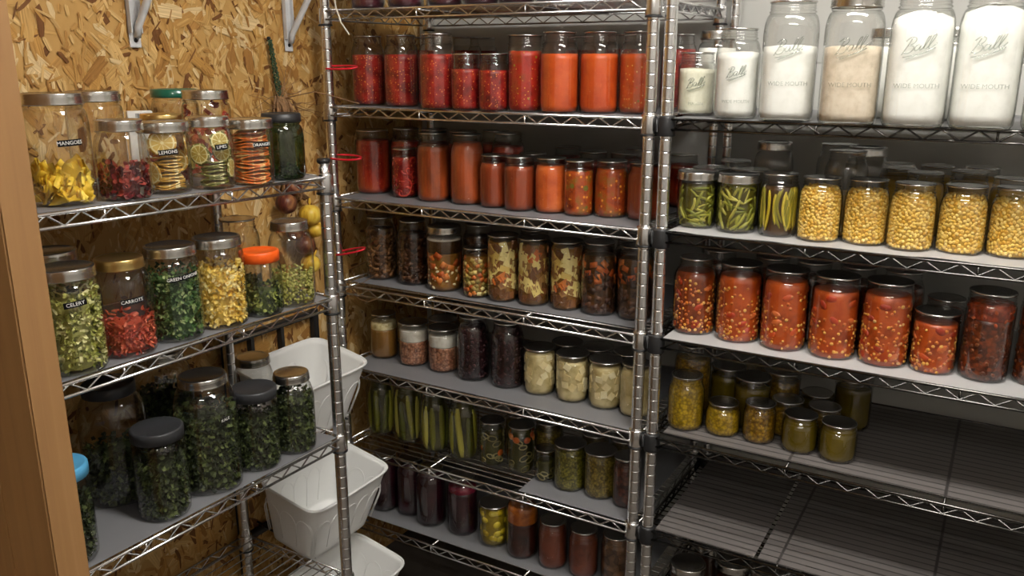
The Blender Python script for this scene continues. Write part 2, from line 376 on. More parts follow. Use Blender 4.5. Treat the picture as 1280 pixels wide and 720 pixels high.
# colours of the food
def F_(n, *a, **k):
    M[n] = food(n, *a, **k)
F_('tomato', [lin(84, 12, 14), lin(140, 26, 24), lin(176, 52, 38)], 34, fleck=lin(235, 150, 70), fscale=170, fsize=.22)
F_('tomato_pepper', [lin(120, 18, 16), lin(170, 40, 28), lin(140, 60, 24)], 26, fleck=lin(230, 190, 70), fscale=130, fsize=.16, fleck2=lin(150, 150, 40))
F_('tomato_sauce', [lin(168, 58, 18), lin(194, 78, 26), lin(206, 92, 36)], 16, fleck=lin(235, 150, 60), fscale=170, fsize=.10)
F_('tomato_sauce_flecked', [lin(150, 46, 16), lin(188, 74, 26), lin(158, 74, 26)], 24, fleck=lin(225, 190, 110), fscale=120, fsize=.16, fleck2=lin(120, 110, 30))
F_('broth_orange', [lin(84, 36, 16), lin(176, 80, 36), lin(128, 60, 32)], 10, fleck=lin(205, 110, 50), fscale=160, fsize=.12, stretch=(1, 1, .4))
F_('soup_dark', [lin(80, 30, 14), lin(150, 62, 28), lin(116, 50, 28)], 12, stretch=(1, 1, .3))
F_('soup_red', [lin(105, 18, 12), lin(150, 40, 20), lin(168, 66, 30)], 35, fleck=lin(200, 110, 60), fscale=120, fsize=.14, stretch=(1, 1, .5))
F_('puree_orange', [lin(182, 76, 28), lin(208, 98, 42), lin(218, 114, 56)], 18, fleck=lin(245, 170, 90), fscale=160, fsize=.1)
F_('veg_mash', [lin(110, 30, 12), lin(170, 70, 22), lin(140, 100, 30)], 40, fleck=lin(230, 150, 50), fscale=90, fsize=.25, fleck2=lin(110, 110, 40))
F_('dark_brine', [lin(30, 20, 8), lin(62, 40, 16), lin(80, 54, 22)], 20)
F_('meat', [lin(48, 26, 12), lin(104, 66, 34), lin(142, 98, 56)], 45, cell=90)
F_('meat_dark', [lin(32, 16, 9), lin(70, 40, 22), lin(96, 58, 34)], 45, cell=90)
F_('broth_gold', [lin(110, 72, 22), lin(142, 98, 36), lin(120, 78, 26)], 18)
F_('stew_gravy', [lin(60, 34, 16), lin(100, 64, 26), lin(84, 50, 22)], 30, cell=60)
F_('bone_broth', [lin(122, 84, 34), lin(138, 98, 42), lin(146, 108, 52)], 8)
F_('foam', [lin(150, 125, 60), lin(215, 200, 150), lin(230, 222, 190)], 60)
F_('crumbles', [lin(120, 68, 44), lin(196, 134, 102), lin(216, 160, 128)], 60, cell=170)
F_('fat', [lin(170, 160, 145), lin(205, 200, 188), lin(222, 218, 208)], 30)
F_('black_beans', [lin(20, 7, 10), lin(44, 20, 24), lin(64, 34, 36)], 50, cell=110)
F_('potato_mash', [lin(176, 156, 102), lin(212, 194, 140), lin(224, 208, 158)], 30)
F_('pickle_brine', [lin(34, 34, 8), lin(66, 64, 16), lin(84, 80, 22)], 16)
F_('relish', [lin(70, 68, 14), lin(118, 112, 32), lin(146, 138, 50)], 60, cell=200)
F_('relish_gold', [lin(84, 72, 18), lin(132, 112, 36), lin(158, 138, 56)], 60, cell=190)
F_('red_beans', [lin(46, 16, 12), lin(96, 44, 32), lin(110, 60, 44)], 50, cell=110)
F_('beet', [lin(16, 3, 8), lin(38, 6, 16), lin(52, 10, 22)], 20)
F_('beet_top', [lin(70, 4, 26), lin(110, 12, 42), lin(90, 8, 34)], 40)
F_('syrup_gold', [lin(110, 92, 14), lin(150, 128, 26), lin(130, 108, 20)], 20)
F_('peach_layer', [lin(130, 62, 14), lin(184, 104, 30), lin(150, 76, 20)], 30)
F_('dark_jam', [lin(34, 12, 8), lin(66, 26, 16), lin(54, 20, 12)], 20)
F_('apple_butter', [lin(96, 44, 28), lin(128, 64, 42), lin(116, 56, 36)], 14)
F_('mushroom_meat', [lin(62, 38, 22), lin(122, 84, 54), lin(140, 102, 70)], 34, cell=55)
F_('bean_brine', [lin(52, 46, 10), lin(84, 78, 20), lin(70, 62, 14)], 20)
F_('corn_liquor', [lin(170, 128, 40), lin(205, 164, 66), lin(188, 146, 52)], 40)
F_('chowder', [lin(124, 42, 10), lin(186, 80, 24), lin(164, 60, 18)], 22)
F_('chowder_dark', [lin(80, 28, 8), lin(134, 56, 14), lin(106, 40, 10)], 26)
F_('chili', [lin(52, 18, 8), lin(104, 44, 16), lin(140, 66, 26)], 40, cell=130)
F_('chili_top', [lin(120, 34, 10), lin(176, 66, 18), lin(150, 56, 20)], 40, cell=110)
F_('yellow_relish', [lin(150, 118, 14), lin(198, 164, 30), lin(176, 142, 26)], 50, cell=170, fleck2=lin(150, 30, 10), fscale=70, fsize=.3)
F_('yellow_relish_seed', [lin(140, 100, 14), lin(180, 140, 30), lin(120, 84, 16)], 50, cell=170, fleck=lin(110, 60, 14), fscale=140, fsize=.2)
F_('jelly', [lin(88, 74, 14), lin(104, 88, 20), lin(96, 82, 18)], 6, bump=.05, rough=.2)
F_('sugar', [lin(214, 212, 188), lin(228, 226, 206), lin(234, 232, 214)], 60, rough=.85)
F_('flour', [lin(228, 228, 222), lin(238, 238, 233), lin(242, 242, 238)], 40, rough=.9)
F_('oat_flour', [lin(196, 182, 160), lin(212, 198, 178), lin(220, 208, 190)], 80, rough=.9)
F_('top_jars', [lin(50, 18, 26), lin(86, 36, 46), lin(74, 30, 40)], 20)
F_('dim_food', [lin(36, 16, 8), lin(66, 34, 16), lin(52, 28, 14)], 20)
def I_(n, *c, **k): M[n] = island_mat(n, list(c), **k)
I_('i_corn', lin(244, 206, 104), lin(238, 194, 86), lin(250, 220, 132), lin(230, 180, 72), lin(246, 212, 114), bump=.1)
I_('i_kernel', lin(226, 160, 62), lin(210, 124, 44), lin(234, 180, 88), lin(198, 104, 40))
I_('i_tomato', lin(180, 56, 20), lin(192, 74, 26), lin(158, 46, 18), lin(204, 104, 50))
I_('i_green_bean', lin(128, 128, 38), lin(152, 150, 52), lin(108, 112, 30), lin(168, 160, 66))
I_('i_wax_bean', lin(190, 168, 40), lin(160, 146, 32), lin(206, 184, 62), lin(136, 128, 30))
I_('i_potato', lin(232, 210, 128), lin(242, 224, 152), lin(220, 190, 104), lin(236, 214, 136))
I_('i_white_potato', lin(246, 230, 180), lin(250, 238, 196), lin(236, 216, 160))
I_('i_carrot', lin(208, 106, 36), lin(192, 88, 28), lin(218, 128, 54))
I_('i_stewmeat', lin(140, 90, 50), lin(112, 70, 36), lin(166, 124, 70))
I_('i_peas', lin(150, 140, 66), lin(186, 160, 82), lin(140, 120, 54))
I_('i_pickle', lin(120, 120, 30), lin(166, 162, 56), lin(98, 102, 26), lin(190, 182, 80))
I_('i_onion', lin(160, 150, 96), lin(140, 130, 76), lin(120, 112, 60))
I_('i_squash', lin(206, 180, 30), lin(190, 160, 24), lin(218, 196, 60))
I_('i_bean_dark', lin(50, 22, 28), lin(36, 14, 20), lin(70, 36, 40))
I_('i_onionbit', lin(214, 160, 96), lin(200, 120, 66))
I_('i_strip', lin(170, 30, 24), lin(140, 18, 18), lin(196, 58, 40))
I_('i_mango', lin(242, 206, 62), lin(232, 190, 44), lin(246, 218, 92), rough=.55)
I_('i_chili', lin(122, 26, 30), lin(84, 14, 24), lin(160, 62, 52), lin(64, 14, 20), rough=.4)
I_('i_celery', lin(196, 196, 112), lin(164, 166, 80), lin(226, 222, 160), lin(120, 126, 52), rough=.6)
I_('i_carrot_dry', lin(186, 72, 46), lin(156, 50, 34), lin(206, 104, 74), rough=.6)
I_('i_green_onion', lin(70, 104, 50), lin(50, 84, 38), lin(104, 136, 74), lin(36, 62, 30), lin(150, 170, 110), rough=.6)
I_('i_dry_corn', lin(240, 206, 96), lin(248, 222, 130), lin(228, 184, 66), lin(244, 226, 160), rough=.6)
I_('i_herb', lin(44, 54, 26), lin(66, 78, 38), lin(30, 38, 18), lin(92, 104, 56), rough=.7)
I_('i_peel', lin(70, 84, 34), lin(46, 58, 26), lin(150, 160, 80), rough=.5)
I_('i_seed', lin(164, 162, 78), lin(138, 138, 60), lin(190, 184, 104), rough=.6)
I_('i_pepper_dry', lin(120, 110, 50), lin(90, 60, 30), lin(70, 80, 36), rough=.6)
def citrus(name, flesh, pith, rind):
    m, nt, b = new_mat(name); setp(b, rough=.45); L = nt.links.new
    uv = nt.nodes.new('ShaderNodeUVMap'); sx = nt.nodes.new('ShaderNodeSeparateXYZ'); L(uv.outputs[0], sx.inputs[0])
    mu = nt.nodes.new('ShaderNodeMath'); mu.operation = 'MULTIPLY'; mu.inputs[1].default_value = 9; L(sx.outputs[0], mu.inputs[0])
    fr = nt.nodes.new('ShaderNodeMath'); fr.operation = 'FRACT'; L(mu.outputs[0], fr.inputs[0])
    pp = nt.nodes.new('ShaderNodeMath'); pp.operation = 'PINGPONG'; pp.inputs[1].default_value = .5; L(fr.outputs[0], pp.inputs[0])
    c1 = nt.nodes.new('ShaderNodeMath'); c1.operation = 'GREATER_THAN'; c1.inputs[1].default_value = .09; L(pp.outputs[0], c1.inputs[0])
    r = ramp(nt, [pith, flesh, flesh, flesh, flesh, flesh, pith, rind], True); L(sx.outputs[1], r.inputs[0])
    mx = nt.nodes.new('ShaderNodeMix'); mx.data_type = 'RGBA'; L(c1.outputs[0], mx.inputs[0]); mx.inputs[6].default_value = tuple(pith)+(1,); L(r.outputs[0], mx.inputs[7]); L(mx.outputs[2], b.inputs['Base Color'])
    M[name] = m
citrus('lemon_slice', lin(212, 178, 96), lin(236, 222, 170), lin(196, 150, 60))
citrus('lime_slice', lin(176, 152, 70), lin(222, 214, 160), lin(110, 110, 44))
citrus('orange_slice', lin(214, 120, 44), lin(240, 206, 140), lin(206, 104, 34))
def slice_disc(bm, uvl, loc, r, rot, th=.003, wav=.002, mat=0, rnd=R):
    seg = 20; rings = [.02, .35, .7, .86, 1.0]; ph = rnd.uniform(0, 6)
    for sgn in (1, -1):
        g = []
        for q in rings:
            row = []
            for k in range(seg):
                a = 2*PI*k/seg; z = sgn*th/2*(1 if q < 1 else .6)+wav*math.sin(3*a+ph)*q*q
                row.append(bm.verts.new(Vector(loc)+rot @ Vector((r*q*math.cos(a), r*q*math.sin(a)*.97, z))))
            g.append(row)
        for i in range(len(rings)-1):
            for k in range(seg):
                vs = [g[i][k], g[i+1][k], g[i+1][(k+1) % seg], g[i][(k+1) % seg]]; us = [(k, rings[i]), (k, rings[i+1]), (k+1, rings[i+1]), (k+1, rings[i])]
                if sgn < 0: vs = vs[::-1]; us = us[::-1]
                f = bm.faces.new(vs); f.material_index = mat
                for lp, u in zip(f.loops, us): lp[uvl].uv = (u[0]/seg, u[1]*.999)
        if sgn == 1: top = g[-1]
        else:
            for k in range(seg):
                f = bm.faces.new((top[k], g[-1][k], g[-1][(k+1) % seg], top[(k+1) % seg])); f.material_index = mat
                for lp in f.loops: lp[uvl].uv = (k/seg+.05, .995)
def contents(ty, kind, f):
    """returns list of (part name, mesh) filling a jar of this type to share f of its height"""
    key = ('food', ty, kind, round(f*20))
    if key in _cache: return _cache[key]
    rnd = random.Random(hash(ty+kind) % 1000 if False else sum(map(ord, ty+kind))+int(f*20))
    r, h, nr, sh, sq = TYPES[ty]; z0 = .004; z1 = max(.01, min(f, .93)*h)
    parts = []
    def col(name, mat, a=z0, b=z1, **k):
        bm = bmesh.new(); column(bm, ty, a, b, rnd=rnd, **k); parts.append((name, mesh_from(name, bm, M[mat])))
    def pcs(name, mats, fn):
        bm = bmesh.new(); fn(bm)
        for v in bm.verts:       # keep every piece inside the glass
            lim = rad_at(ty, max(v.co.z, .003))[0]-.0013; l = math.hypot(v.co.x, v.co.y)
            if l > lim: v.co.x *= lim/l; v.co.y *= lim/l
            v.co.z = max(v.co.z, .0025)
        parts.append((name, mesh_from(name, bm, [M[m] for m in mats], smooth=name not in ('potato_chunks', 'potato_cubes'))))
    simple = {'tom': ('tomatoes', 'tomato'), 'tomp': ('tomatoes', 'tomato'), 'tomgreen': ('tomatoes_and_peppers', 'tomato_pepper'), 'sauce': ('tomato_sauce', 'tomato_sauce'), 'saucefleck': ('tomato_sauce', 'tomato_sauce_flecked'),
              'soupa': ('soup', 'soup_red'), 'soupb': ('soup', 'broth_orange'), 'soupc': ('soup', 'soup_dark'), 'soupd': ('soup', 'soup_dark'), 'orange': ('puree', 'puree_orange'), 'mixa': ('vegetable_mash', 'veg_mash'), 'mixb': ('vegetable_mash', 'veg_mash'),
              'relish': ('relish', 'relish'), 'relishb': ('relish', 'relish_gold'), 'redb': ('beans', 'red_beans'), 'beet': ('beets', 'beet'), 'brs': ('apple_butter', 'apple_butter'), 'brm': ('meat', 'mushroom_meat'),
              'yrel': ('relish', 'yellow_relish'), 'yrels': ('relish', 'yellow_relish'), 'yrel2': ('relish', 'yellow_relish_seed'), 'jel': ('jelly', 'jelly'), 'top': ('preserve', 'top_jars'), 'back': ('preserve', 'dim_food')}
    if kind in simple:
        n, m = simple[kind]; col(n, m, rough=.001)
    elif kind in ('meata', 'meatb'):
        col('meat_pieces', 'meat' if kind == 'meata' else 'meat_dark', rough=.002, inset=.0042)
        def fn(bm):
            for a, rr, z in wall_pieces(ty, .01, z1-.006, 110, rnd, .009):
                chunk(bm, ((rr-.004)*math.cos(a), (rr-.004)*math.sin(a), z), (.006, .0022, .004), tang(a, rnd.uniform(-1, 1)), jit=.35, rnd=rnd)
        M.setdefault('i_meat', island_mat('i_meat', [lin(120, 80, 44), lin(150, 106, 64), lin(92, 58, 30)])); M.setdefault('i_meatd', island_mat('i_meatd', [lin(78, 46, 26), lin(98, 62, 38), lin(58, 34, 20)]))
        pcs('meat_strips', ['i_meat' if kind == 'meata' else 'i_meatd'], fn)
    elif kind == 'layer':
        col('stew', 'broth_gold', z0, h*.62, inset=.0042); col('dark_broth', 'dark_brine', h*.60, h*.80)
        bm = bmesh.new(); column(bm, ty, h*.795, h*.815, inset=.0018); parts.append(('fat_ring', mesh_from('fat_ring', bm, M['fat'])))
        def fn(bm):
            for a, rr, z in wall_pieces(ty, .03, h*.6, 34, rnd, .014): chunk(bm, ((rr-.006)*math.cos(a), (rr-.006)*math.sin(a), z), (.009, .004, .007), tang(a, rnd.uniform(-1, 1)), mat=0, jit=.3, rnd=rnd)
            for a, rr, z in wall_pieces(ty, .01, h*.4, 60, rnd, .008): blob(bm, ((rr-.0045)*math.cos(a), (rr-.0045)*math.sin(a), z), (.006, .0025, .0035), tang(a, rnd.uniform(-1, 1)), mat=1)
        pcs('carrots_and_barley', ['i_carrot', 'i_white_potato'], fn)
    elif kind == 'vegp':
        col('broth', 'broth_gold', inset=.0042)
        def fn(bm):
            for i, (a, rr, z) in enumerate(wall_pieces(ty, .008, z1-.004, 120, rnd, .008)):
                chunk(bm, ((rr-.005)*math.cos(a), (rr-.005)*math.sin(a), z), (.005, .003, .0045), tang(a, rnd.uniform(-1, 1)), mat=(0, 1, 1, 2)[i % 4], rnd=rnd)
        pcs('mixed_vegetables', ['i_carrot', 'i_peas', 'i_potato'], fn)
    elif kind == 'pot':
        col('broth', 'broth_gold', z0, z1, inset=.0048)
        def fn(bm):
            for i, (a, rr, z) in enumerate(wall_pieces(ty, .045, z1-.006, 60, rnd, .0150)):
                s = rnd.uniform(.8, 1.35); m = (0, 2, 1, 2, 0, 2)[i % 6]; k = 1 if m == 0 else .72
                chunk(bm, ((rr-.0055)*math.cos(a), (rr-.0055)*math.sin(a), z), (.0150*s*k, .0034, .0100*s*k), tang(a, rnd.uniform(-1.3, 1.3)), mat=m, jit=.22, rnd=rnd)
            for a, rr, z in wall_pieces(ty, .008, .05, 26, rnd, .012):
                chunk(bm, ((rr-.0055)*math.cos(a), (rr-.0055)*math.sin(a), z), (.011, .003, .007), tang(a, rnd.uniform(-1, 1)), mat=2, jit=.4, rnd=rnd)
        pcs('potato_chunks', ['i_potato', 'i_carrot', 'i_stewmeat'], fn)
    elif kind == 'stew':
        col('stew', 'stew_gravy', z0, z1, inset=.0042)
        def fn(bm):
            for a, rr, z in wall_pieces(ty, h*.45, z1-.006, 30, rnd, .011): chunk(bm, ((rr-.0055)*math.cos(a), (rr-.0055)*math.sin(a), z), (.0085, .0035, .006), tang(a, rnd.uniform(-1, 1)), mat=0, rnd=rnd)
            for a, rr, z in wall_pieces(ty, .008, h*.6, 60, rnd, .011): chunk(bm, ((rr-.0045)*math.cos(a), (rr-.0045)*math.sin(a), z), (.008, .0025, .006), tang(a, rnd.uniform(-1, 1)), mat=1, rnd=rnd, jit=.3)
        M.setdefault('i_beef', island_mat('i_beef', [lin(74, 42, 28), lin(58, 32, 20), lin(96, 58, 34)]))
        pcs('carrots_and_beef', ['i_carrot', 'i_beef'], fn)
    elif kind == 'broth':
        col('broth', 'bone_broth', z0, z1-.012); col('foam', 'foam', z1-.0125, z1+.006, rough=.002)
    elif kind == 'ground':
        col('ground_meat', 'crumbles', z0, h*.58, rough=.003); col('white_fat', 'fat', h*.575, h*.84)
    elif kind == 'beans':
        col('dark_beans', 'black_beans', rough=.003, inset=.005)
        def fn(bm):
            for a, rr, z in wall_pieces(ty, .008, z1-.003, 170, rnd, .0085): blob(bm, ((rr-.0045)*math.cos(a), (rr-.0045)*math.sin(a), z), (.0058, .0025, .0036), tang(a, rnd.uniform(-1.5, 1.5)))
        pcs('beans', ['i_bean_dark'], fn)
    elif kind in ('wpot', 'wpotr'):
        col('potatoes', 'potato_mash', rough=.002, inset=.0022 if kind == 'wpotr' else .0042)
        def fn(bm):
            for a, rr, z in wall_pieces(ty, .03, z1-.008, 30, rnd, .015): chunk(bm, ((rr-.006)*math.cos(a), (rr-.006)*math.sin(a), z), (.0085, .0036, .0075), tang(a, rnd.uniform(-1.5, 1.5)), rnd=rnd)
        if kind == 'wpot': pcs('potato_cubes', ['i_white_potato'], fn)
    elif kind == 'pick':
        bm = bmesh.new(); column(bm, ty, z0, z1, inset=.010, rnd=rnd); parts.append(('brine', mesh_from('brine', bm, M['pickle_brine'])))
        def fn(bm):
            n = 8
            for i in range(n):
                a = 2*PI*i/n+rnd.uniform(-.2, .2); t = rnd.uniform(-.3, .3); L_ = rnd.uniform(.33, .405)*h; zc = .008+L_*1.0
                rr = r-.0115; pts = []; tp = []
                for k in range(7):
                    q = k/6*2-1; aa = a+t*q*.8
                    pts.append(((rr-.003*q*q)*math.cos(aa), (rr-.003*q*q)*math.sin(aa), zc+q*L_)); tp.append((.55, .95, 1, 1.02, 1, .95, .6)[k])
                tube(bm, pts, .0076*rnd.uniform(.85, 1.25), 10, taper=tp)
        pcs('pickle_spears', ['i_pickle'], fn)
    elif kind in ('pep', 'pepc', 'halfp'):
        bm = bmesh.new(); column(bm, ty, z0, z1, inset=.007, rnd=rnd); parts.append(('brine', mesh_from('brine', bm, M['pickle_brine'])))
        def fn(bm):
            for i in range(26 if kind != 'halfp' else 9):
                a = rnd.uniform(0, 2*PI); z = rnd.uniform(.012, z1-.01); m = tang(a, rnd.uniform(-.5, .5)); rr = r-.0055; s = rnd.uniform(.007, .011)
                c = Vector((rr*math.cos(a), rr*math.sin(a), z)); pts = []
                for k in range(9):
                    q = PI*2*k/8
                    p = m @ Vector((s*1.3*math.cos(q), 0, s*.7*math.sin(q)))
                    w = c+p; l = math.hypot(w.x, w.y); w.x *= rr/l; w.y *= rr/l; pts.append(w)
                tube(bm, pts, .0016, 5, mat=0, cap=False)
            for i in range({'pep': 4, 'pepc': 9, 'halfp': 0}[kind]):
                a = i*2.4+5.0; z = z1-.012-.006*(i % 3) if kind == 'pepc' else rnd.uniform(.03, z1-.01); rr = r-.006
                blob(bm, (rr*math.cos(a), rr*math.sin(a), z), (.010, .0035, .009), tang(a), mat=1, sub=2)
        pcs('pickled_vegetables', ['i_onion', 'i_carrot'], fn)
    elif kind == 'strips':
        col('juice', 'tomato', z0, z1, inset=.005)
        def fn(bm):
            for i in range(34):
                a = rnd.uniform(0, 2*PI); z = rnd.uniform(.010, z1-.008); rr = r-.0042; s = rnd.uniform(.008, .014); t0 = rnd.uniform(0, 6); m = tang(a, rnd.uniform(-1, 1)); pts = []
                for k in range(8):
                    q = t0+k/7*rnd.uniform(3.2, 4.2) if False else t0+k/7*3.8
                    w = Vector((rr*math.cos(a), rr*math.sin(a), z))+m @ Vector((s*math.cos(q), 0, s*.7*math.sin(q))); l = math.hypot(w.x, w.y); w.x *= rr/l; w.y *= rr/l; w.z = min(max(w.z, .006), z1); pts.append(w)
                tube(bm, pts, .0025, 6)
        pcs('pepper_strips', ['i_strip'], fn)
    elif kind == 'beett':
        col('beet_juice', 'beet', z0, h*.74); col('beet_slices', 'beet_top', h*.735, h*.80, rough=.003)
    elif kind == 'squash':
        col('syrup', 'syrup_gold', inset=.006)
        def fn(bm):
            for a, rr, z in wall_pieces(ty, .012, z1-.01, 26, rnd, .018): blob(bm, ((rr-.008)*math.cos(a), (rr-.008)*math.sin(a), z), (.012, .0055, .010), tang(a, rnd.uniform(-1, 1)), sub=2, jit=.06, rnd=rnd)
        pcs('squash_chunks', ['i_squash'], fn)
    elif kind == 'twot':
        col('dark_jam', 'dark_jam', z0, h*.58); col('orange_layer', 'peach_layer', h*.575, h*.84, rough=.003)
    elif kind == 'gbean':
        bm = bmesh.new(); column(bm, ty, z0, z1, inset=.007, rnd=rnd); parts.append(('brine', mesh_from('brine', bm, M['bean_brine'])))
        def fn(bm):
            for i in range(95):
                a = rnd.uniform(0, 2*PI); z = rnd.uniform(.010, z1-.006); t = rnd.uniform(-1.4, 1.4); L_ = rnd.uniform(.010, .026); rr = r-.0065-rnd.choice((0, .0015, .003)); pts = []
                cv = rnd.uniform(-.25, .25)
                for k in range(6):
                    q = (k/5-.5)*2; du = L_*q*math.cos(t)+cv*L_*(1-q*q)*math.sin(t); dz = L_*q*math.sin(t)-cv*L_*(1-q*q)*math.cos(t)
                    zz = min(max(z+dz, .008), z1); aa = a+du/rr; pts.append((rr*math.cos(aa), rr*math.sin(aa), zz))
                tube(bm, pts, .0033, 7, taper=(.7, 1, 1, 1, 1, .7))
        pcs('green_beans', ['i_green_bean'], fn)
    elif kind == 'ybean':
        bm = bmesh.new(); column(bm, ty, z0, z1, inset=.008, rnd=rnd); parts.append(('brine', mesh_from('brine', bm, M['dark_brine'])))
        def fn(bm):
            for i in range(40):
                a = rnd.uniform(0, 2*PI); t = rnd.uniform(-.25, .25); rr = r-.006-rnd.choice((0, .002)); cv = rnd.uniform(-.4, .4); zt = z1-rnd.uniform(0, .015); zb = rnd.uniform(.012, .03); pts = []
                for k in range(8):
                    q = k/7; aa = a+t*q+cv*math.sin(q*PI); zz = zb+(zt-zb)*q; r2 = min(rr, rad_at(ty, zz)[0]-.005); pts.append((r2*math.cos(aa), r2*math.sin(aa), zz))
                tube(bm, pts, .003, 6, taper=(.4, 1, 1, 1, 1, 1, 1, .5))
        pcs('wax_beans', ['i_wax_bean'], fn)
    elif kind in ('corn', 'cornq'):
        col('corn_liquor', 'corn_liquor', z0, z1-.004, inset=.005)
        def fn(bm):
            for a, rr, z in wall_pieces(ty, .007, z1, 520, rnd, .0056):
                blob(bm, ((rr-.0048)*math.cos(a), (rr-.0048)*math.sin(a), z), (.0040, .0026, .0033), tang(a, rnd.uniform(-1.5, 1.5)), jit=.08, rnd=rnd)
            for i in range(90):
                a = rnd.uniform(0, 2*PI); q = math.sqrt(rnd.random())*(rad_at(ty, z1)[0]-.006); blob(bm, (q*math.cos(a), q*math.sin(a), z1-.002+rnd.uniform(0, .004)), (.004, .003, .0028), rrot(rnd))
        pcs('corn_kernels', ['i_corn'], fn)
    elif kind[:2] == 'cs':
        dark = kind == 'cs1'
        col('soup', 'chowder_dark' if dark else 'chowder', z0, z1, inset=.0040)
        def fn(bm):
            for i, (a, rr, z) in enumerate(wall_pieces(ty, .006, z1*(.9 if kind != 'cs4' else .62), 300 if kind in ('cs1', 'cs2', 'cs5') else 190, rnd, .0052)):
                if rnd.random() < (z/z1)**1.5*.75: continue
                q_ = rnd.uniform(.65, 1.2)
                blob(bm, ((rr-.0040)*math.cos(a), (rr-.0040)*math.sin(a), z), (.0037*q_, .0022, .0034*q_), tang(a, rnd.uniform(-1.5, 1.5)), mat=0 if i % 7 else 2)
            for a, rr, z in wall_pieces(ty, .012, z1-.006, 18, rnd, .017):
                blob(bm, ((rr-.0055)*math.cos(a), (rr-.0055)*math.sin(a), z), (.011, .0034, .007), tang(a, rnd.uniform(-1, 1)), mat=1, sub=2, jit=.08, rnd=rnd)
        pcs('corn_and_vegetables', ['i_kernel', 'i_tomato', 'i_onionbit'], fn)
    elif kind == 'chili':
        col('chili', 'chili', z0, h*.70, inset=.004); col('chili_top_layer', 'chili_top', h*.695, z1, rough=.003, inset=.004)
        def fn(bm):
            for a, rr, z in wall_pieces(ty, .006, z1-.004, 130, rnd, .008): blob(bm, ((rr-.0040)*math.cos(a), (rr-.0040)*math.sin(a), z), (.005, .002, .0034), tang(a, rnd.uniform(-1.5, 1.5)), mat=0 if z < h*.66 else 1, jit=.15, rnd=rnd)
        M.setdefault('i_chl', island_mat('i_chl', [lin(90, 44, 20), lin(120, 62, 28), lin(66, 28, 14)])); M.setdefault('i_chl2', island_mat('i_chl2', [lin(180, 72, 22), lin(200, 92, 34), lin(150, 60, 24)]))
        pcs('ground_meat', ['i_chl', 'i_chl2'], fn)
    elif kind in ('sugarp', 'flourq', 'flour', 'flour2', 'flour3', 'beige'):
        n, m = {'sugarp': ('sugar', 'sugar'), 'beige': ('oat_flour', 'oat_flour')}.get(kind, ('flour', 'flour'))
        col(n, m, .006, z1, inset=.0028, rough=.0025 if kind in ('flour2', 'flour3') else .0012, dome=.012 if kind in ('flour2', 'flour3') else .003, slope=.05)
    # --- dried goods, loose in the jar
    elif kind in ('mango', 'chil', 'celery', 'carrot', 'gonion', 'yel', 'oran', 'kale', 'herb', 'green', 'orangepc'):
        spec = {'mango': ('mango_slices', 'i_mango', 60, .040, .022, .30, .4), 'chil': ('dried_strawberries', 'i_chili', 190, .014, .009, .6, .2), 'celery': ('dried_celery', 'i_celery', 620, .012, .005, .9, .2),
                'carrot': ('dried_carrots', 'i_carrot_dry', 330, .013, .0045, .7, .2), 'gonion': ('dried_green_onions', 'i_green_onion', 900, .009, .0045, .5, .2), 'yel': ('dried_corn', 'i_dry_corn', 620, .011, .006, .7, .2),
                'oran': ('dried_greens', 'i_peel', 260, .010, .006, .5, .2), 'kale': ('dried_kale', 'i_herb', 900, .014, .008, .8, .3), 'herb': ('dried_herbs', 'i_herb', 700, .013, .007, .8, .3), 'green': ('dried_leaves', 'i_herb', 200, .012, .006, .6, .2),
                'orangepc': ('dried_orange_pieces', 'i_carrot_dry', 80, .02, .01, .5, .3)}[kind]
        def fn(bm):
            for i in range(int(spec[2]*1.2)):
                z = .006+(z1-.006)*rnd.random()**.9; R_ = rad_at(ty, max(z, .01))[0]-.002-spec[4]*.35; a = rnd.uniform(0, 2*PI)
                q = R_*(rnd.uniform(.9, 1) if rnd.random() < .72 else math.sqrt(rnd.random()))
                rot = tang(a, rnd.uniform(-1.5, 1.5)) @ Matrix.Rotation(PI/2+rnd.uniform(-.5, .5), 3, 'X')
                if kind == 'mango': q *= .86; z = .010+(z1-.014)*rnd.random()
                L_ = spec[3]*rnd.uniform(.6, 1.2)
                zz = z+(rnd.uniform(0, .008) if z > z1*.9 else 0)
                before = len(bm.verts)
                flake(bm, (q*math.cos(a), q*math.sin(a), zz), L_, spec[4]*rnd.uniform(.6, 1.2), rot, curl=-spec[5]*rnd.uniform(.2, 1), rnd=rnd, thick=.0007 if kind != 'mango' else .003)
            for v in bm.verts:       # keep everything inside the glass
                v.co.z = max(v.co.z, .003); lim = rad_at(ty, v.co.z)[0]-.0016; l = math.hypot(v.co.x, v.co.y)
                if l > lim: v.co.x *= lim/l; v.co.y *= lim/l
        if kind not in ('green',):
            bm = bmesh.new()
            if kind != 'orangepc': column(bm, ty, z0, z1*.9, inset=.019 if kind != 'mango' else .024, rnd=rnd)
            fn(bm)
            parts.append((spec[0], mesh_from(spec[0], bm, M[spec[1]], smooth=kind == 'mango')))
        else: pcs(spec[0], [spec[1]], fn)
    elif kind == 'seed':
        def fn(bm):
            for i in range(620):
                z = .006+(z1-.006)*rnd.random(); a = rnd.uniform(0, 2*PI); q = (rad_at(ty, z)[0]-.005)*(rnd.uniform(.95, 1) if rnd.random() < .8 else math.sqrt(rnd.random()))
                blob(bm, (q*math.cos(a), q*math.sin(a), z), (.0034, .0022, .0034), rrot(rnd))
        pcs('dried_peas', ['i_seed'], fn)
    elif kind in ('lemon', 'lime', 'orng'):
        nm = {'lemon': 'lemon_slice', 'lime': 'lime_slice', 'orng': 'orange_slice'}[kind]
        bm = bmesh.new(); uvl = bm.loops.layers.uv.new('UVMap')
        rs = r-.006
        n = {'lemon': 13, 'lime': 9, 'orng': 19}[kind]; top = {'lemon': .5, 'lime': .36, 'orng': .8}[kind]*h
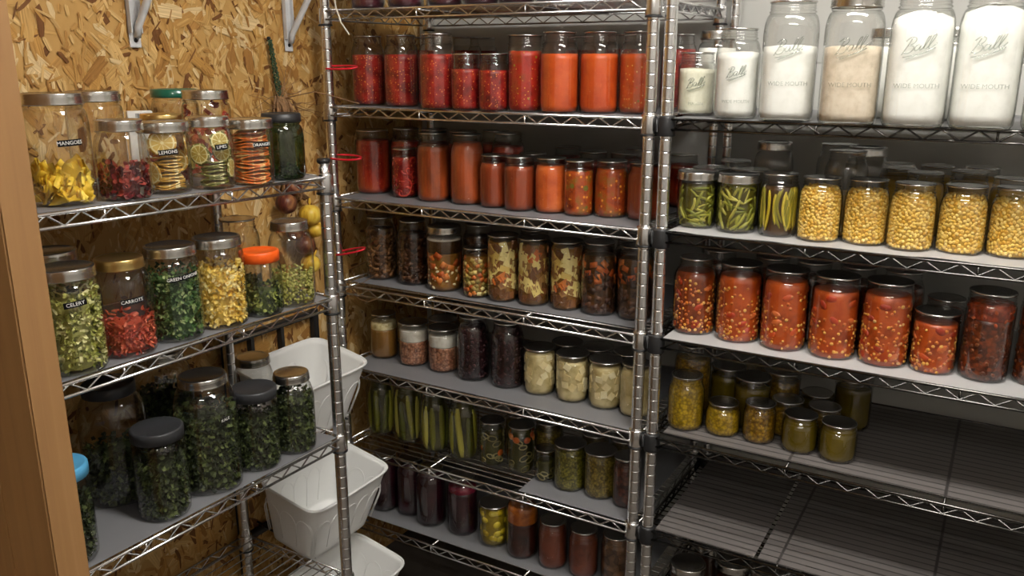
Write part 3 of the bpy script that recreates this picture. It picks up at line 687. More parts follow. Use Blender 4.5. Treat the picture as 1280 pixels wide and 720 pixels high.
        for i in range(n):
            z = .007+(top-.007)*i/(n-1); rot = Matrix.Rotation(rnd.uniform(-.16, .16), 3, 'X') @ Matrix.Rotation(rnd.uniform(-.16, .16), 3, 'Y')
            s = rs*(rnd.uniform(.88, 1) if kind == 'orng' else rnd.uniform(.62, .8)); k = rs-s
            ca = math.atan2(CAM[1]+.6, CAM[0]-.27)
            off = (0, 0) if kind == 'orng' else ((k)*math.cos(ca+.4), k*math.sin(ca+.4))
            slice_disc(bm, uvl, (off[0], off[1], z), s*.97, rot, th=.0028, wav=.0018, rnd=rnd)
        if kind != 'orng':
            ca = math.atan2(CAM[1]+.6, CAM[0]-.27)
            spots = [(-.75, .035, .022), (-.05, .085, .025), (2.6, .05, .024), (1.6, .08, .022)] if kind == 'lemon' else [(-.55, .062, .021), (.5, .083, .020), (1.25, .035, .02), (2.5, .06, .022), (-1.9, .05, .022)]
            for da, z, s in spots:
                a = ca+da; q = math.sqrt(max(0, (r-.003)**2-(s*.8)**2)) if s*.8 < r else 0
                q = max(q, .018); slice_disc(bm, uvl, (q*math.cos(a), q*math.sin(a), z), s*.9, tang(a) @ Matrix.Rotation(PI/2, 3, 'X'), th=.0028, wav=.001, rnd=rnd)
            for v in bm.verts:
                v.co.z = max(v.co.z, .003); lim = rad_at(ty, v.co.z)[0]-.0016; l = math.hypot(v.co.x, v.co.y)
                if l > lim: v.co.x *= lim/l; v.co.y *= lim/l
        parts.append((nm+'s', mesh_from(nm, bm, M[nm])))
    _cache[key] = parts
    return parts
def text_mesh(s, size, mat):
    cu = bpy.data.curves.new('lettering', 'FONT'); cu.body = s; cu.size = size; cu.align_x = 'CENTER'; cu.align_y = 'CENTER'; cu.extrude = .00015; cu.resolution_u = 2
    o = bpy.data.objects.new('lettering', cu); C.objects.link(o); bpy.context.view_layer.update()
    me = bpy.data.meshes.new_from_object(o.evaluated_get(bpy.context.evaluated_depsgraph_get()))
    bpy.data.objects.remove(o); me.materials.clear(); me.materials.append(mat); return me
def wrap(me, r, a0, z0, tilt=0):
    ct, st = math.cos(tilt), math.sin(tilt)
    for v in me.vertices:
        x, y = v.co.x*ct-v.co.y*st, v.co.x*st+v.co.y*ct
        a = a0+x/r; rr = r+v.co.z; v.co = (rr*math.cos(a), rr*math.sin(a), z0+y)
    return me
def stroke_script(r, z0, s):
    """the raised cursive word on the shoulder of a canning jar with its underline flourish"""
    L = [[(-1.9, -.9), (-1.55, .1), (-1.3, 1.0)], [(-1.9, .75), (-1.5, 1.15), (-.95, 1.1), (-.75, .75), (-1.0, .35), (-1.45, .2), (-.95, .1), (-.75, -.25), (-1.0, -.7), (-1.5, -.8), (-1.8, -.55)],
         [(-.05, .1), (-.35, .2), (-.6, -.1), (-.55, -.5), (-.25, -.5), (0, -.1), (.02, .15), (-.02, -.45), (.2, -.5), (.45, -.1), (.75, .7), (.78, 1.1), (.6, 1.05), (.45, .4), (.45, -.3), (.65, -.5), (.95, -.15), (1.3, .75), (1.35, 1.2), (1.15, 1.15), (.98, .5), (.98, -.25), (1.15, -.5), (1.45, -.3), (1.75, .15)],
         [(-1.6, -1.25), (-.6, -1.15), (.5, -.95), (1.5, -.6), (1.75, -.45), (.9, -.85), (-.3, -1.25), (-1.2, -1.5)]]
    bm = bmesh.new(); t = .12
    for l in L:
        pts = []
        for i in range(len(l)-1):
            for k in range(3):
                q = k/3; p0 = l[max(i-1, 0)]; p1 = l[i]; p2 = l[i+1]; p3 = l[min(i+2, len(l)-1)]
                f = lambda a, b, c, d: .5*((2*b)+(-a+c)*q+(2*a-5*b+4*c-d)*q*q+(-a+3*b-3*c+d)*q**3)
                pts.append((f(p0[0], p1[0], p2[0], p3[0]), f(p0[1], p1[1], p2[1], p3[1])))
        pts.append(l[-1])
        P3 = []
        for x, y in pts:
            x += y*.25; y += x*t; a = x*s/r
            P3.append(((r+.0004)*math.cos(a), (r+.0004)*math.sin(a), z0+y*s))
        tube(bm, P3, .0009, 6)
    return bm
M['emboss'] = glass_mat('embossed_glass', (.84, .86, .84), (.28, .31, .29), 1.0, .14)
def emboss_meshes(ty, words):
    r, h, nr, sh, sq = TYPES[ty]
    def f():
        rr = r+.0006
        me = mesh_from('embossed_script', stroke_script(rr, h*(.62 if ty == 'g' else .52), .0125 if ty == 'g' else .0095), M['emboss'])
        t = wrap(text_mesh(words, .0105 if ty == 'g' else .0085, M['emboss']), rr, 0, h*(.32 if ty == 'g' else .2))
        if sq:          # follow the flattened sides of the big jars
            for m_ in (me, t):
                for v in m_.vertices:
                    a_ = math.atan2(v.co.y, v.co.x); p = 2+2.2*sq; k = 1/((abs(math.cos(a_))**p+abs(math.sin(a_))**p)**(1/p)); v.co.x *= k; v.co.y *= k
        return me, t
    return cached(('emb', ty, words), f)
SIZE = {'q': 'quart', 'Q': 'quart', 'R': 'quart', 'p': 'pint', 's': 'slim pint', 'w': 'wide pint', 't': 'tall', 'T': 'tall', 'P': 'pint', 'h': 'small', 'H': 'squat', 'u': 'small', 'j': 'small', 'g': 'half gallon', 'G': 'half gallon', 'A': 'quart', 'K': 'quart', 'D': 'quart'}
def jar(ty, kind, f, x, y, z, label, group=None, lid='disc', lid_label=None, emboss=None, tape=None, gm='glass', name='canning_jar', rz=0, cat='jar', lean=0):
    face = math.atan2(CAM[1]-y, CAM[0]-x)
    t = thing(name, label, cat, (x, y, z+OZ), face+rz, group)
    if lean: t.rotation_euler = (0, 0, face+rz)
    link('glass_body', glass_mesh(ty, gm), t)
    if lid:
        l = link('lid', lid_mesh(ty, lid), t)
        if lid_label: l['label'] = lid_label
    spin = R.uniform(0, 6.28)
    if kind:
        for n, me in contents(ty, kind, f):
            o = link(n, me, t); o.rotation_euler = (0, 0, -face if kind in ('lemon', 'lime', 'orng') else 0 if ty in 'gG' else spin)
            if n in ('corn_kernels', 'dried_corn', 'dried_celery', 'dried_carrots', 'dried_green_onions', 'dried_peas', 'dried_kale', 'dried_herbs'): o['kind'] = 'stuff'
    if emboss:
        for q, me in zip(('embossed_script', 'embossed_lettering'), emboss_meshes(ty, emboss)): link(q, me, t)
    if tape:
        word, da, zc, ln, tilt = tape
        r, h = TYPES[ty][0], TYPES[ty][1]; zz = zc*h; rr = rad_at(ty, zz)[0]+.0006
        bm = bmesh.new(); n = 10; rows = []
        for i in range(n+1):
            xx = -ln/2+ln*i/n
            rows.append([bm.verts.new((xx, yy, zo)) for yy, zo in ((-.0047, 0), (.0047, 0), (.0047, .0005), (-.0047, .0005))])
        for i in range(n):
            for k in range(4): bm.faces.new((rows[i][k], rows[i+1][k], rows[i+1][(k+1) % 4], rows[i][(k+1) % 4]))
        bm.faces.new(rows[0]); bm.faces.new(rows[-1][::-1])
        bmesh.ops.recalc_face_normals(bm, faces=bm.faces)
        tm = link('label_tape', wrap(mesh_from('label_tape', bm, M['tape'], False), rr, da, zz, tilt), t)
        tx = link('label_text', wrap(text_mesh(word, .0078, M['tape_text']), rr+.0007, da, zz, tilt), tm)
        tx['label'] = 'white embossed letters'
    return t

# shelf, row (0 = front), food, x, y, jar type, fill
JARS = [
    ('B0', 0, 'tom', 0.067, 0.075, 'q', 0.73),
    ('B0', 0, 'tom', 0.185, 0.057, 'q', 0.76),
    ('B0', 0, 'tom', 0.326, 0.008, 'q', 0.75),
    ('B0', 0, 'tomp', 0.404, 0.008, 's', 0.73),
    ('B0', 0, 'tomp', 0.476, 0.011, 's', 0.71),
    ('B0', 0, 'tomgreen', 0.546, 0.03, 't', 0.79),
    ('B0', 0, 'sauce', 0.633, 0.025, 'q', 0.73),
    ('B0', 0, 'sauce', 0.711, 0.058, 'q', 0.73),
    ('B0', 0, 'saucefleck', 0.792, 0.082, 'q', 0.73),
    ('B0', 1, 'back', 0.13, 0.218, 'q', 0.8),
    ('B0', 1, 'back', 0.23, 0.274, 'q', 0.8),
    ('B0', 1, 'back', 0.225, 0.362, 'q', 0.8),
    ('B0', 1, 'back', 0.522, 0.352, 'q', 0.8),
    ('B0', 1, 'back', 0.679, 0.25, 'q', 0.8),
    ('B0', 1, 'back', 0.794, 0.315, 'q', 0.8),
    ('B1', 0, 'soupa', 0.04, 0.111, 'Q', 0.84),
    ('B1', 0, 'strips', 0.16, 0.091, 's', 0.82),
    ('B1', 0, 'soupb', 0.256, 0.082, 'q', 0.8),
    ('B1', 0, 'soupb', 0.354, 0.086, 'q', 0.88),
    ('B1', 0, 'soupc', 0.436, 0.075, 's', 0.84),
    ('B1', 0, 'soupd', 0.511, 0.068, 'p', 0.82),
    ('B1', 0, 'orange', 0.587, 0.08, 'p', 0.86),
    ('B1', 0, 'mixa', 0.66, 0.076, 's', 0.81),
    ('B1', 0, 'mixb', 0.729, 0.099, 'p', 0.86),
    ('B1', 0, 'soupd', 0.805, 0.103, 'p', 0.99),
    ('B1', 1, 'back', 0.117, 0.155, 'q', 0.8),
    ('B1', 1, 'back', 0.201, 0.166, 'q', 0.8),
    ('B1', 1, 'back', 0.296, 0.157, 'q', 0.8),
    ('B1', 1, 'back', 0.354, 0.218, 'q', 0.8),
    ('B1', 1, 'back', 0.421, 0.166, 'q', 0.8),
    ('B1', 1, 'back', 0.504, 0.144, 'p', 0.8),
    ('B1', 1, 'back', 0.503, 0.331, 'p', 0.8),
    ('B1', 1, 'back', 0.611, 0.255, 'p', 0.8),
    ('B1', 1, 'back', 0.687, 0.268, 'p', 0.8),
    ('B1', 1, 'back', 0.676, 0.385, 'p', 0.8),
    ('B1', 1, 'back', 0.821, 0.309, 'p', 0.8),
    ('B2', 0, 'meata', 0.062, 0.102, 'q', 0.81),
    ('B2', 0, 'meatb', 0.171, 0.1, 'q', 0.8),
    ('B2', 0, 'layer', 0.276, 0.092, 'Q', 0.85),
    ('B2', 0, 'vegp', 0.383, 0.076, 's', 0.83),
    ('B2', 0, 'pot', 0.458, 0.079, 't', 0.9),
    ('B2', 0, 'pot', 0.539, 0.088, 't', 0.89),
    ('B2', 0, 'pot', 0.624, 0.094, 't', 0.9),
    ('B2', 0, 'stew', 0.706, 0.098, 'q', 0.82),
    ('B2', 0, 'stew', 0.793, 0.105, 'q', 0.8),
    ('B2', 1, 'back', 0.347, 0.145, 'q', 0.8),
    ('B2', 1, 'back', 0.501, 0.16, 'q', 0.8),
    ('B2', 1, 'back', 0.666, 0.173, 'q', 0.8),
    ('B2', 1, 'back', 0.751, 0.178, 'q', 0.8),
    ('B3', 0, 'broth', 0.053, 0.111, 'p', 0.76),
    ('B3', 0, 'ground', 0.158, 0.108, 'w', 1.0),
    ('B3', 0, 'ground', 0.255, 0.109, 'w', 0.98),
    ('B3', 0, 'beans', 0.357, 0.097, 'q', 0.86),
    ('B3', 0, 'beans', 0.459, 0.099, 'q', 0.98),
    ('B3', 0, 'wpot', 0.551, 0.1, 'w', 0.97),
    ('B3', 0, 'wpot', 0.642, 0.099, 'w', 0.86),
    ('B3', 0, 'wpot', 0.729, 0.101, 'w', 0.89),
    ('B3', 0, 'wpotr', 0.809, 0.093, 'p', 0.9),
    ('B3', 1, 'back', 0.208, 0.176, 'w', 0.8),
    ('B3', 1, 'back', 0.592, 0.17, 'w', 0.8),
    ('B3', 1, 'back', 0.674, 0.174, 'w', 0.8),
    ('B3', 1, 'back', 0.755, 0.179, 'w', 0.8),
    ('B4', 0, 'pick', 0.039, 0.103, 'q', 0.98),
    ('B4', 0, 'pick', 0.134, 0.105, 'q', 1.0),
    ('B4', 0, 'pick', 0.235, 0.09, 'q', 1.0),
    ('B4', 0, 'pick', 0.327, 0.093, 'q', 1.0),
    ('B4', 0, 'pep', 0.417, 0.093, 's', 0.81),
    ('B4', 0, 'pepc', 0.498, 0.103, 'p', 1.0),
    ('B4', 0, 'halfp', 0.576, 0.089, 'h', 0.63),
    ('B4', 0, 'relish', 0.647, 0.086, 'w', 0.92),
    ('B4', 0, 'relishb', 0.728, 0.089, 'w', 0.96),
    ('B4', 0, 'redb', 0.802, 0.077, 's', 0.9),
    ('B4', 1, 'back', 0.455, 0.166, 'p', 0.8),
    ('B4', 1, 'back', 0.548, 0.161, 'p', 0.8),
    ('B4', 1, 'back', 0.681, 0.157, 'p', 0.8),
    ('B4', 1, 'back', 0.757, 0.163, 'p', 0.8),
    ('B5', 0, 'beet', 0.05, 0.092, 'q', 0.96),
    ('B5', 0, 'beet', 0.132, 0.11, 'q', 1.0),
    ('B5', 0, 'beet', 0.214, 0.091, 'q', 1.0),
    ('B5', 0, 'beett', 0.316, 0.098, 'q', 1.0),
    ('B5', 0, 'squash', 0.42, 0.092, 'w', 1.0),
    ('B5', 0, 'twot', 0.513, 0.084, 'q', 1.0),
    ('B5', 0, 'brs', 0.605, 0.081, 'p', 1.0),
    ('B5', 0, 'brs', 0.69, 0.085, 'p', 1.0),
    ('B5', 0, 'brm', 0.771, 0.102, 'p', 1.0),
    ('C0', 0, 'sugarp', 0.916, 0.087, 'p', 0.73),
    ('C0', 0, 'flourq', 1.014, 0.032, 'q', 0.73),
    ('C0', 0, 'flour', 1.112, 0.024, 'g', 0.62),
    ('C0', 0, 'beige', 1.228, -0.014, 'g', 0.61),
    ('C0', 0, 'flour2', 1.336, -0.022, 'g', 0.82),
    ('C0', 0, 'flour3', 1.438, -0.009, 'g', 0.86),
    ('C0', 0, 'flour2', 1.545, -0.01, 'g', 0.8),
    ('C0', 1, 'back', 0.927, 0.179, 'q', 0.8),
    ('C0', 1, 'back', 1.26, 0.2, 'q', 0.8),
    ('C0', 1, 'back', 1.372, 0.2, 'q', 0.8),
    ('C1', 0, 'gbean', 0.935, 0.072, 'w', 0.8),
    ('C1', 0, 'gbean', 1.022, 0.068, 'w', 0.9),
    ('C1', 0, 'ybean', 1.105, 0.066, 'p', 0.8),
    ('C1', 0, 'corn', 1.184, 0.063, 'P', 0.84),
    ('C1', 0, 'corn', 1.266, 0.076, 'P', 0.82),
    ('C1', 0, 'corn', 1.347, 0.065, 'P', 0.83),
    ('C1', 0, 'corn', 1.429, 0.077, 'P', 0.87),
    ('C1', 0, 'corn', 1.51, 0.09, 'P', 0.82),
    ('C1', 1, 'back', 0.938, 0.153, 'w', 0.8),
    ('C1', 1, 'back', 0.966, 0.236, 'p', 0.8),
    ('C1', 1, 'back', 1.018, 0.167, 'w', 0.8),
    ('C1', 1, 'back', 1.046, 0.245, 'q', 0.8),
    ('C1', 1, 'back', 1.172, 0.273, 'q', 0.8),
    ('C1', 1, 'back', 1.213, 0.141, 'q', 0.8),
    ('C1', 1, 'back', 1.238, 0.222, 'q', 0.8),
    ('C1', 1, 'back', 1.284, 0.353, 'p', 0.8),
    ('C1', 1, 'back', 1.296, 0.278, 'p', 0.8),
    ('C1', 1, 'back', 1.349, 0.222, 'p', 0.8),
    ('C1', 1, 'back', 1.36, 0.362, 'p', 0.8),
    ('C1', 1, 'back', 1.423, 0.287, 'p', 0.8),
    ('C1', 1, 'back', 1.442, 0.378, 'p', 0.8),
    ('C1', 1, 'back', 1.5, 0.216, 'p', 0.8),
    ('C2', 0, 'cs1', 0.941, 0.077, 'R', 0.82),
    ('C2', 0, 'cs2', 1.039, 0.072, 'Q', 0.84),
    ('C2', 0, 'cs3', 1.134, 0.067, 'Q', 0.86),
    ('C2', 0, 'cs4', 1.23, 0.065, 'Q', 0.82),
    ('C2', 0, 'cs5', 1.324, 0.069, 'Q', 0.84),
    ('C2', 0, 'cs6', 1.411, 0.07, 'w', 0.82),
    ('C2', 0, 'chili', 1.495, 0.074, 'T', 0.88),
    ('C2', 0, 'chili', 1.581, 0.092, 'T', 0.83),
    ('C2', 1, 'back', 0.967, 0.162, 'q', 0.8),
    ('C2', 1, 'back', 1.084, 0.148, 'q', 0.8),
    ('C2', 1, 'back', 1.169, 0.148, 'q', 0.8),
    ('C2', 1, 'back', 1.254, 0.15, 'q', 0.8),
    ('C2', 1, 'back', 1.338, 0.156, 'q', 0.8),
    ('C2', 1, 'back', 1.419, 0.149, 'p', 0.8),
    ('C3', 0, 'yrel', 0.933, 0.084, 'P', 0.93),
    ('C3', 0, 'yrels', 1.016, 0.094, 'H', 0.83),
    ('C3', 0, 'yrel2', 1.095, 0.095, 'u', 0.91),
    ('C3', 0, 'jel', 1.181, 0.092, 'j', 0.97),
    ('C3', 0, 'jel', 1.258, 0.089, 'j', 1.0),
    ('C3', 1, 'back', 0.918, 0.166, 'q', 0.8),
    ('C3', 1, 'back', 0.991, 0.206, 'w', 0.8),
    ('C3', 1, 'back', 1.021, 0.282, 'w', 0.8),
    ('C3', 1, 'back', 1.059, 0.162, 'w', 0.8),
    ('C3', 1, 'back', 1.107, 0.236, 'w', 0.8),
    ('C3', 1, 'back', 1.093, 0.314, 'j', 0.8),
    ('C3', 1, 'back', 1.138, 0.162, 'j', 0.8),
    ('C3', 1, 'back', 1.186, 0.234, 'j', 0.8),
    ('C3', 1, 'back', 1.215, 0.162, 'j', 0.8),
    ('C3', 1, 'back', 1.255, 0.271, 'w', 0.8),
    ('C5', 1, 'back', 0.962, 0.08, 'w', 0.8),
    ('C5', 1, 'back', 0.981, 0.195, 'w', 0.8),
    ('C5', 1, 'back', 1.049, 0.145, 'w', 0.8),
    ('C5', 1, 'back', 1.131, 0.154, 'w', 0.8),
    ('C5', 1, 'back', 1.234, 0.156, 'w', 0.8),
    ('B-1', 0, 'top', 0.095, 0.05, 'q', 0.85),
    ('B-1', 0, 'top', 0.208, 0.05, 'q', 0.85),
    ('B-1', 0, 'top', 0.322, 0.05, 'q', 0.85),
    ('B-1', 0, 'top', 0.42, 0.05, 'q', 0.85),
    ('B-1', 0, 'top', 0.51, 0.05, 'q', 0.85),
    ('B-1', 0, 'top', 0.604, 0.05, 'q', 0.85),
    ('B-1', 0, 'top', 0.7, 0.05, 'q', 0.85),
    ('B-1', 0, 'top', 0.785, 0.05, 'q', 0.85),
]

# ------------------------------------------------------------------ the room
def struct(name, bm, mats, smooth=False):
    o = link(name, mesh_from(name, bm, mats, smooth)); o['kind'] = 'structure'; return o
XL, XR, YB, YF, ZT = -.07, 2.65, .485, -2.6, 2.46
def plain_box(name, a, b, mat):
    bm = bmesh.new(); box(bm, a, b); return struct(name, bm, M[mat])
plain_box('floor', (XL-.1, YF-.1, -.1), (XR+.1, YB+.1, 0), 'concrete')
plain_box('ceiling', (XL-.1, YF-.1, ZT), (XR+.1, YB+.1, ZT+.1), 'ceiling')
plain_box('wall_right', (XR, YF, 0), (XR+.1, YB, ZT), 'paint_room')
plain_box('wall_front', (XL, YF-.1, 0), (XR, YF, ZT), 'paint_room')
# painted board wall behind the two racks, with shallow horizontal laps
bm = bmesh.new(); box(bm, (XL-.1, YB, 0), (XR+.1, YB+.1, ZT))
z = .05
while z < ZT-.15:
    box(bm, (XL, YB-.004, z), (XR, YB, z+.142)); z += .145
struct('wall_back', bm, M['paint'])
# strand board wall on the left: a base sheet covered with pressed wood strands
bm = bmesh.new(); uvl = bm.loops.layers.uv.new('UVMap'); box(bm, (XL-.1, YF, 0), (XL-.004, YB, ZT)); rnd = random.Random(3)
for i in range(22000):
    y = rnd.uniform(-1.5, YB); zc = rnd.uniform(.02, ZT-.02)
    big = rnd.random() < .22
    l = rnd.uniform(.030, .075) if big else rnd.uniform(.010, .04); w = l*rnd.uniform(.22, .5) if big else rnd.uniform(.003, .010)
    a = rnd.gauss(PI/2, .75); ca, sa = math.cos(a), math.sin(a)
    lay = rnd.random()*.0028+(.0008 if not big else 0); tl = rnd.uniform(-.018, .018); tw = rnd.uniform(-.06, .06)
    pts = [(-.5, -.35*rnd.uniform(.5, 1.2)), (-.2*rnd.uniform(.5, 1.5), -.5), (.3, -.5*rnd.uniform(.7, 1)), (.5, -.1*rnd.uniform(-3, 3)), (.35, .5), (-.25, .5*rnd.uniform(.7, 1)), (-.5, .3)]
    vs = []
    for px, py in pts:
        u, v = px*l, py*w
        vs.append(bm.verts.new((XL-.0035+lay+u*tl+v*tw, min(max(y+u*ca-v*sa, -1.6), YB-.001), min(max(zc+u*sa+v*ca, .001), ZT-.001))))
    f = bm.faces.new(vs)
    for lp, (px, py) in zip(f.loops, pts): lp[uvl].uv = (px*l+i*.37, py*w+i*.11)
bmesh.ops.recalc_face_normals(bm, faces=bm.faces)
struct('wall_left', bm, M['osb'])
# stud at the doorway, with the boarded partition behind it
bm = bmesh.new(); box(bm, (.531, -1.172, 0), (.62, -1.133, ZT), bev=.002); struct('trim_1', bm, M['wood'])
bm = bmesh.new(); box(bm, (XL, -1.172, 0), (.530, -1.135, ZT)); struct('wall_partition', bm, M['wood'])

# ------------------------------------------------------------------ the lamp of the room, and an added fill lamp
lamp = thing('ceiling_light', 'white batten ceiling lamp above the aisle', 'lamp', (1.42, -.72, ZT))
bm = bmesh.new(); box(bm, (-.48, -.17, -.035), (.48, .17, 0), bev=.006); link('housing', mesh_from('housing', bm, M['white_plastic'], False), lamp)
m, nt, b = new_mat('lamp_diffuser'); setp(b, col=(1, 1, 1)); b.inputs['Emission Color'].default_value = (1, .96, .90, 1); b.inputs['Emission Strength'].default_value = LAMP
bm = bmesh.new(); box(bm, (-.46, -.15, -.066), (.46, .15, -.036), bev=.012); link('diffuser', mesh_from('diffuser', bm, m, False), lamp)
fill_lamp = thing('ceiling_light', 'added fill lamp shaped as a white batten behind the camera', 'lamp', (1.75, -2.15, ZT))  # made-up fixture, added to brighten the lower shelves from the front
bm = bmesh.new(); box(bm, (-.33, -.05, -.035), (.33, .05, 0), bev=.006); link('housing', mesh_from('housing', bm, M['white_plastic'], False), fill_lamp)
m, nt, b = new_mat('lamp_diffuser'); setp(b, col=(1, 1, 1)); b.inputs['Emission Color'].default_value = (1, .96, .90, 1); b.inputs['Emission Strength'].default_value = FILL_LAMP
bm = bmesh.new(); box(bm, (-.31, -.036, -.066), (.31, .036, -.036), bev=.012); link('diffuser', mesh_from('diffuser', bm, m, False), fill_lamp)
w = bpy.data.worlds.new('w'); bpy.context.scene.world = w; w.use_nodes = True
w.node_tree.nodes['Background'].inputs[0].default_value = (.9, .92, 1, 1); w.node_tree.nodes['Background'].inputs[1].default_value = .05

# ------------------------------------------------------------------ wire racks
def shelf_mesh(L, D, mat):
    def f():
        bm = bmesh.new(); e = .010
        for y in (-e, D+e):
            tube(bm, [(0, y, .031), (L, y, .031)], .0029, 6); tube(bm, [(0, y, .011), (L, y, .011)], .0027, 6)
            n = round((L-.04)/.0285); n += n % 2
            pts = [(.02+(L-.04)*i/n, y, .030 if i % 2 else .012) for i in range(n+1)]
            tube(bm, pts, .0019, 5)
        for x in (-e, L+e):
            tube(bm, [(x, 0, .031), (x, D, .031)], .0029, 6); tube(bm, [(x, 0, .011), (x, D, .011)], .0027, 6)
            n = round((D-.04)/.0285); n += n % 2
            tube(bm, [(x, .02+(D-.04)*i/n, .030 if i % 2 else .012) for i in range(n+1)], .0019, 5)
        n = round((D-.01)/.0225)
        for i in range(1, n):
            y = D*i/n; tube(bm, [(-e, y, .0315), (L+e, y, .0315)], .0016, 5)
        k = max(2, round(L/.28))
        for i in range(1, k):
            for dx in (-.0, ):
                x = L*i/k+dx; tube(bm, [(x, -e, .0275), (x, D+e, .0275)], .0026, 6)
                tube(bm, [(x, -e, .0275), (x, -e, .011), (x, .02, .011)], .0022, 5)
        return mesh_from('wire_shelf', bm, M[mat])
    return cached(('shelf', L, D, mat), f)
def sleeve_mesh(kind):
    def f():
        bm = bmesh.new()
        if kind == 'chrome':
            lathe(bm, [(.0128, -.001), (.0162, -.001), (.0172, .002), (.0166, .036), (.0158, .0385), (.0128, .0385)], 24, mat=0)
            lathe(bm, [(.0128, -.004), (.0175, -.004), (.0178, -.0012), (.0128, -.0010)], 24, mat=1)
            for z in (.013, .018, .023): blob(bm, (.0165, -.004, z), (.0016, .0016, .0012), sub=1)
            return mesh_from('sleeve', bm, [M['chrome'], M['black_plastic']])
        lathe(bm, [(.0128, -.003), (.0178, -.003), (.0186, .0), (.0182, .034), (.0168, .037), (.0128, .037)], 24)
        box(bm, (-.020, -.016, .004), (-.012, .016, .033), bev=.002)
        return mesh_from('sleeve', bm, M['black_plastic'])
    return cached(('sleeve', kind), f)
def post_mesh(h):
    def f():
        bm = bmesh.new(); P = [(.0126, 0)]
        z = .0254
        while z < h-.01:
            P += [(.0127, z-.0022), (.0127, z-.0010), (.0120, z-.0006), (.0120, z+.0006), (.0127, z+.0010), (.0127, z+.0022)]; z += .0254
        P.append((.0127, h-.001)); lathe(bm, P, 20, cap0=True, cap1=True)
        return mesh_from('post', bm, M['chrome'])
    return cached(('post', h), f)
def rack(label, loc, rz, L, D, levels, top, sleeve, smat):
    t = thing('wire_shelving_unit', label, 'shelf rack', loc, rz)
    ph = top-.03
    for x in (0, L):
        for y in (0, D):
            p = link('post', post_mesh(ph), t, (x, y, .03))
            bm = None
            def foot():
                b_ = bmesh.new(); lathe(b_, [(.017, -.030), (.018, -.027), (.016, -.019), (.006, -.016), (.006, .0)], 20, cap0=True, cap1=True); return mesh_from('foot', b_, M['black_plastic'])
            link('levelling_foot', cached('foot', foot), p)
            def cap():
                b_ = bmesh.new(); lathe(b_, [(.0128, 0), (.0138, .001), (.0138, .006), (.011, .008)], 20, cap1=True); return mesh_from('cap', b_, M['black_plastic'])
            link('end_cap', cached('cap', cap), p, (0, 0, ph))
    for z, sl in levels:
        s = link('wire_shelf', shelf_mesh(L, D, smat), t, (0, 0, z)); s.rotation_euler = (0, sl, 0)
        for x in (0, L):
            for y in (0, D):
                c = link('corner_sleeve', sleeve_mesh(sleeve), s, (x, y, 0))
                c.rotation_euler = (0, -sl, PI if x else 0)
    return t
S = .2286
rack('middle chrome wire rack packed with red and orange jars against the back wall', (0, 0, 0), 0, .851, .430, [(OZ-S*k, 0) for k in range(-1, 6)], 1.88, 'chrome', 'chrome')
rack('right wire rack with black corner clamps, flour jars on its upper shelf', (.887, .002, 0), 0, 1.16, .430, [(OZ-S*k, 0) for k in (0, 1, 2, 3, 4, 5)], 1.88, 'black', 'black_chrome')
AX, AY = .30, -1.100
def za(k, y):
    z0, s = {1: (-.0815, .022), 2: (-.334, .014), 3: (-.650, .012), 4: (-1.0, 0)}[k]; return z0+s*(-y-.36)
rack('left chrome wire rack of dried food jars against the strand board wall', (AX, AY, 0), PI/2, .744, .330,
     [(OZ+za(1, AY)-.034, .022), (OZ+za(2, AY)-.034, .014), (OZ+za(3, AY)-.034, .012), (OZ-1.035, 0)], OZ-.055, 'chrome', 'chrome')

# ------------------------------------------------------------------ shelf liners lying on the wires
def liner(label, x0, x1, y0, y1, z, mat='liner', group=None, wave=0):
    bm = bmesh.new(); n = max(2, int((x1-x0)/.03)); rows = []
    for i in range(n+1):
        x = x0+(x1-x0)*i/n; row = []
        for j in range(5):
            y = y0+(y1-y0)*j/4
            dz = wave*max(0, math.sin(x*23)*.5+math.sin(x*41+1)*.5)*(1 if j == 0 else 0)
            row.append((bm.verts.new((x, y-(dz*1.5), z+.0002+dz)), bm.verts.new((x, y-(dz*1.5), z+.0011+dz))))
        rows.append(row)
    for i in range(n):
        for j in range(4):
            a, b, c, d = rows[i][j], rows[i+1][j], rows[i+1][j+1], rows[i][j+1]
            bm.faces.new((a[1], b[1], c[1], d[1])); bm.faces.new((d[0], c[0], b[0], a[0]))
        a, b = rows[i][0], rows[i+1][0]; bm.faces.new((a[0], b[0], b[1], a[1]))
        a, b = rows[i][4], rows[i+1][4]; bm.faces.new((b[0], a[0], a[1], b[1]))
    for r_, rev in ((rows[0], 0), (rows[-1], 1)):
        for j in range(4):
            q = (r_[j][0], r_[j][1], r_[j+1][1], r_[j+1][0]); bm.faces.new(q[::-1] if rev else q)
    o = link('shelf_liner', mesh_from('shelf_liner', bm, M[mat], False)); tag(o, label, 'shelf liner', group); return o
names_b = {-1: 'top', 0: 'red tomato', 1: 'orange soup', 2: 'stew', 3: 'potato and dark bean', 4: 'pickle', 5: 'beet'}
LZ = OZ+.0330
for k in range(-1, 6):
    z = LZ-S*k
    if k == 4: liner('grey plastic liner under the relish jars on the right of the pickle shelf', .55, .845, -.002, .425, z)
    elif k == 2: liner('grey plastic liner set back on the stew shelf of the middle rack', .02, .835, .028, .425, z)
    elif k == 5: liner('wide grey plastic liner on the beet shelf of the middle rack', .03, .835, .02, .425, z)
    else: liner('grey plastic liner on the %s shelf of the middle rack' % names_b[k], .016, .835, -.004, .43, z)
z = LZ
liner('grey liner under the flour jars on the right rack', .905, 2.03, -.002, .43, z)
liner('white woven liner curling up under the corn jars', .905, 2.03, -.004, .43, z-S, 'liner_white', wave=.004)
liner('white paper liner under the corn chowder jars', .905, 2.03, -.006, .43, z-2*S, 'liner_white')
liner('translucent liner under the yellow relish and jelly jars', .905, 2.03, .022, .43, z-3*S, 'liner_clear')
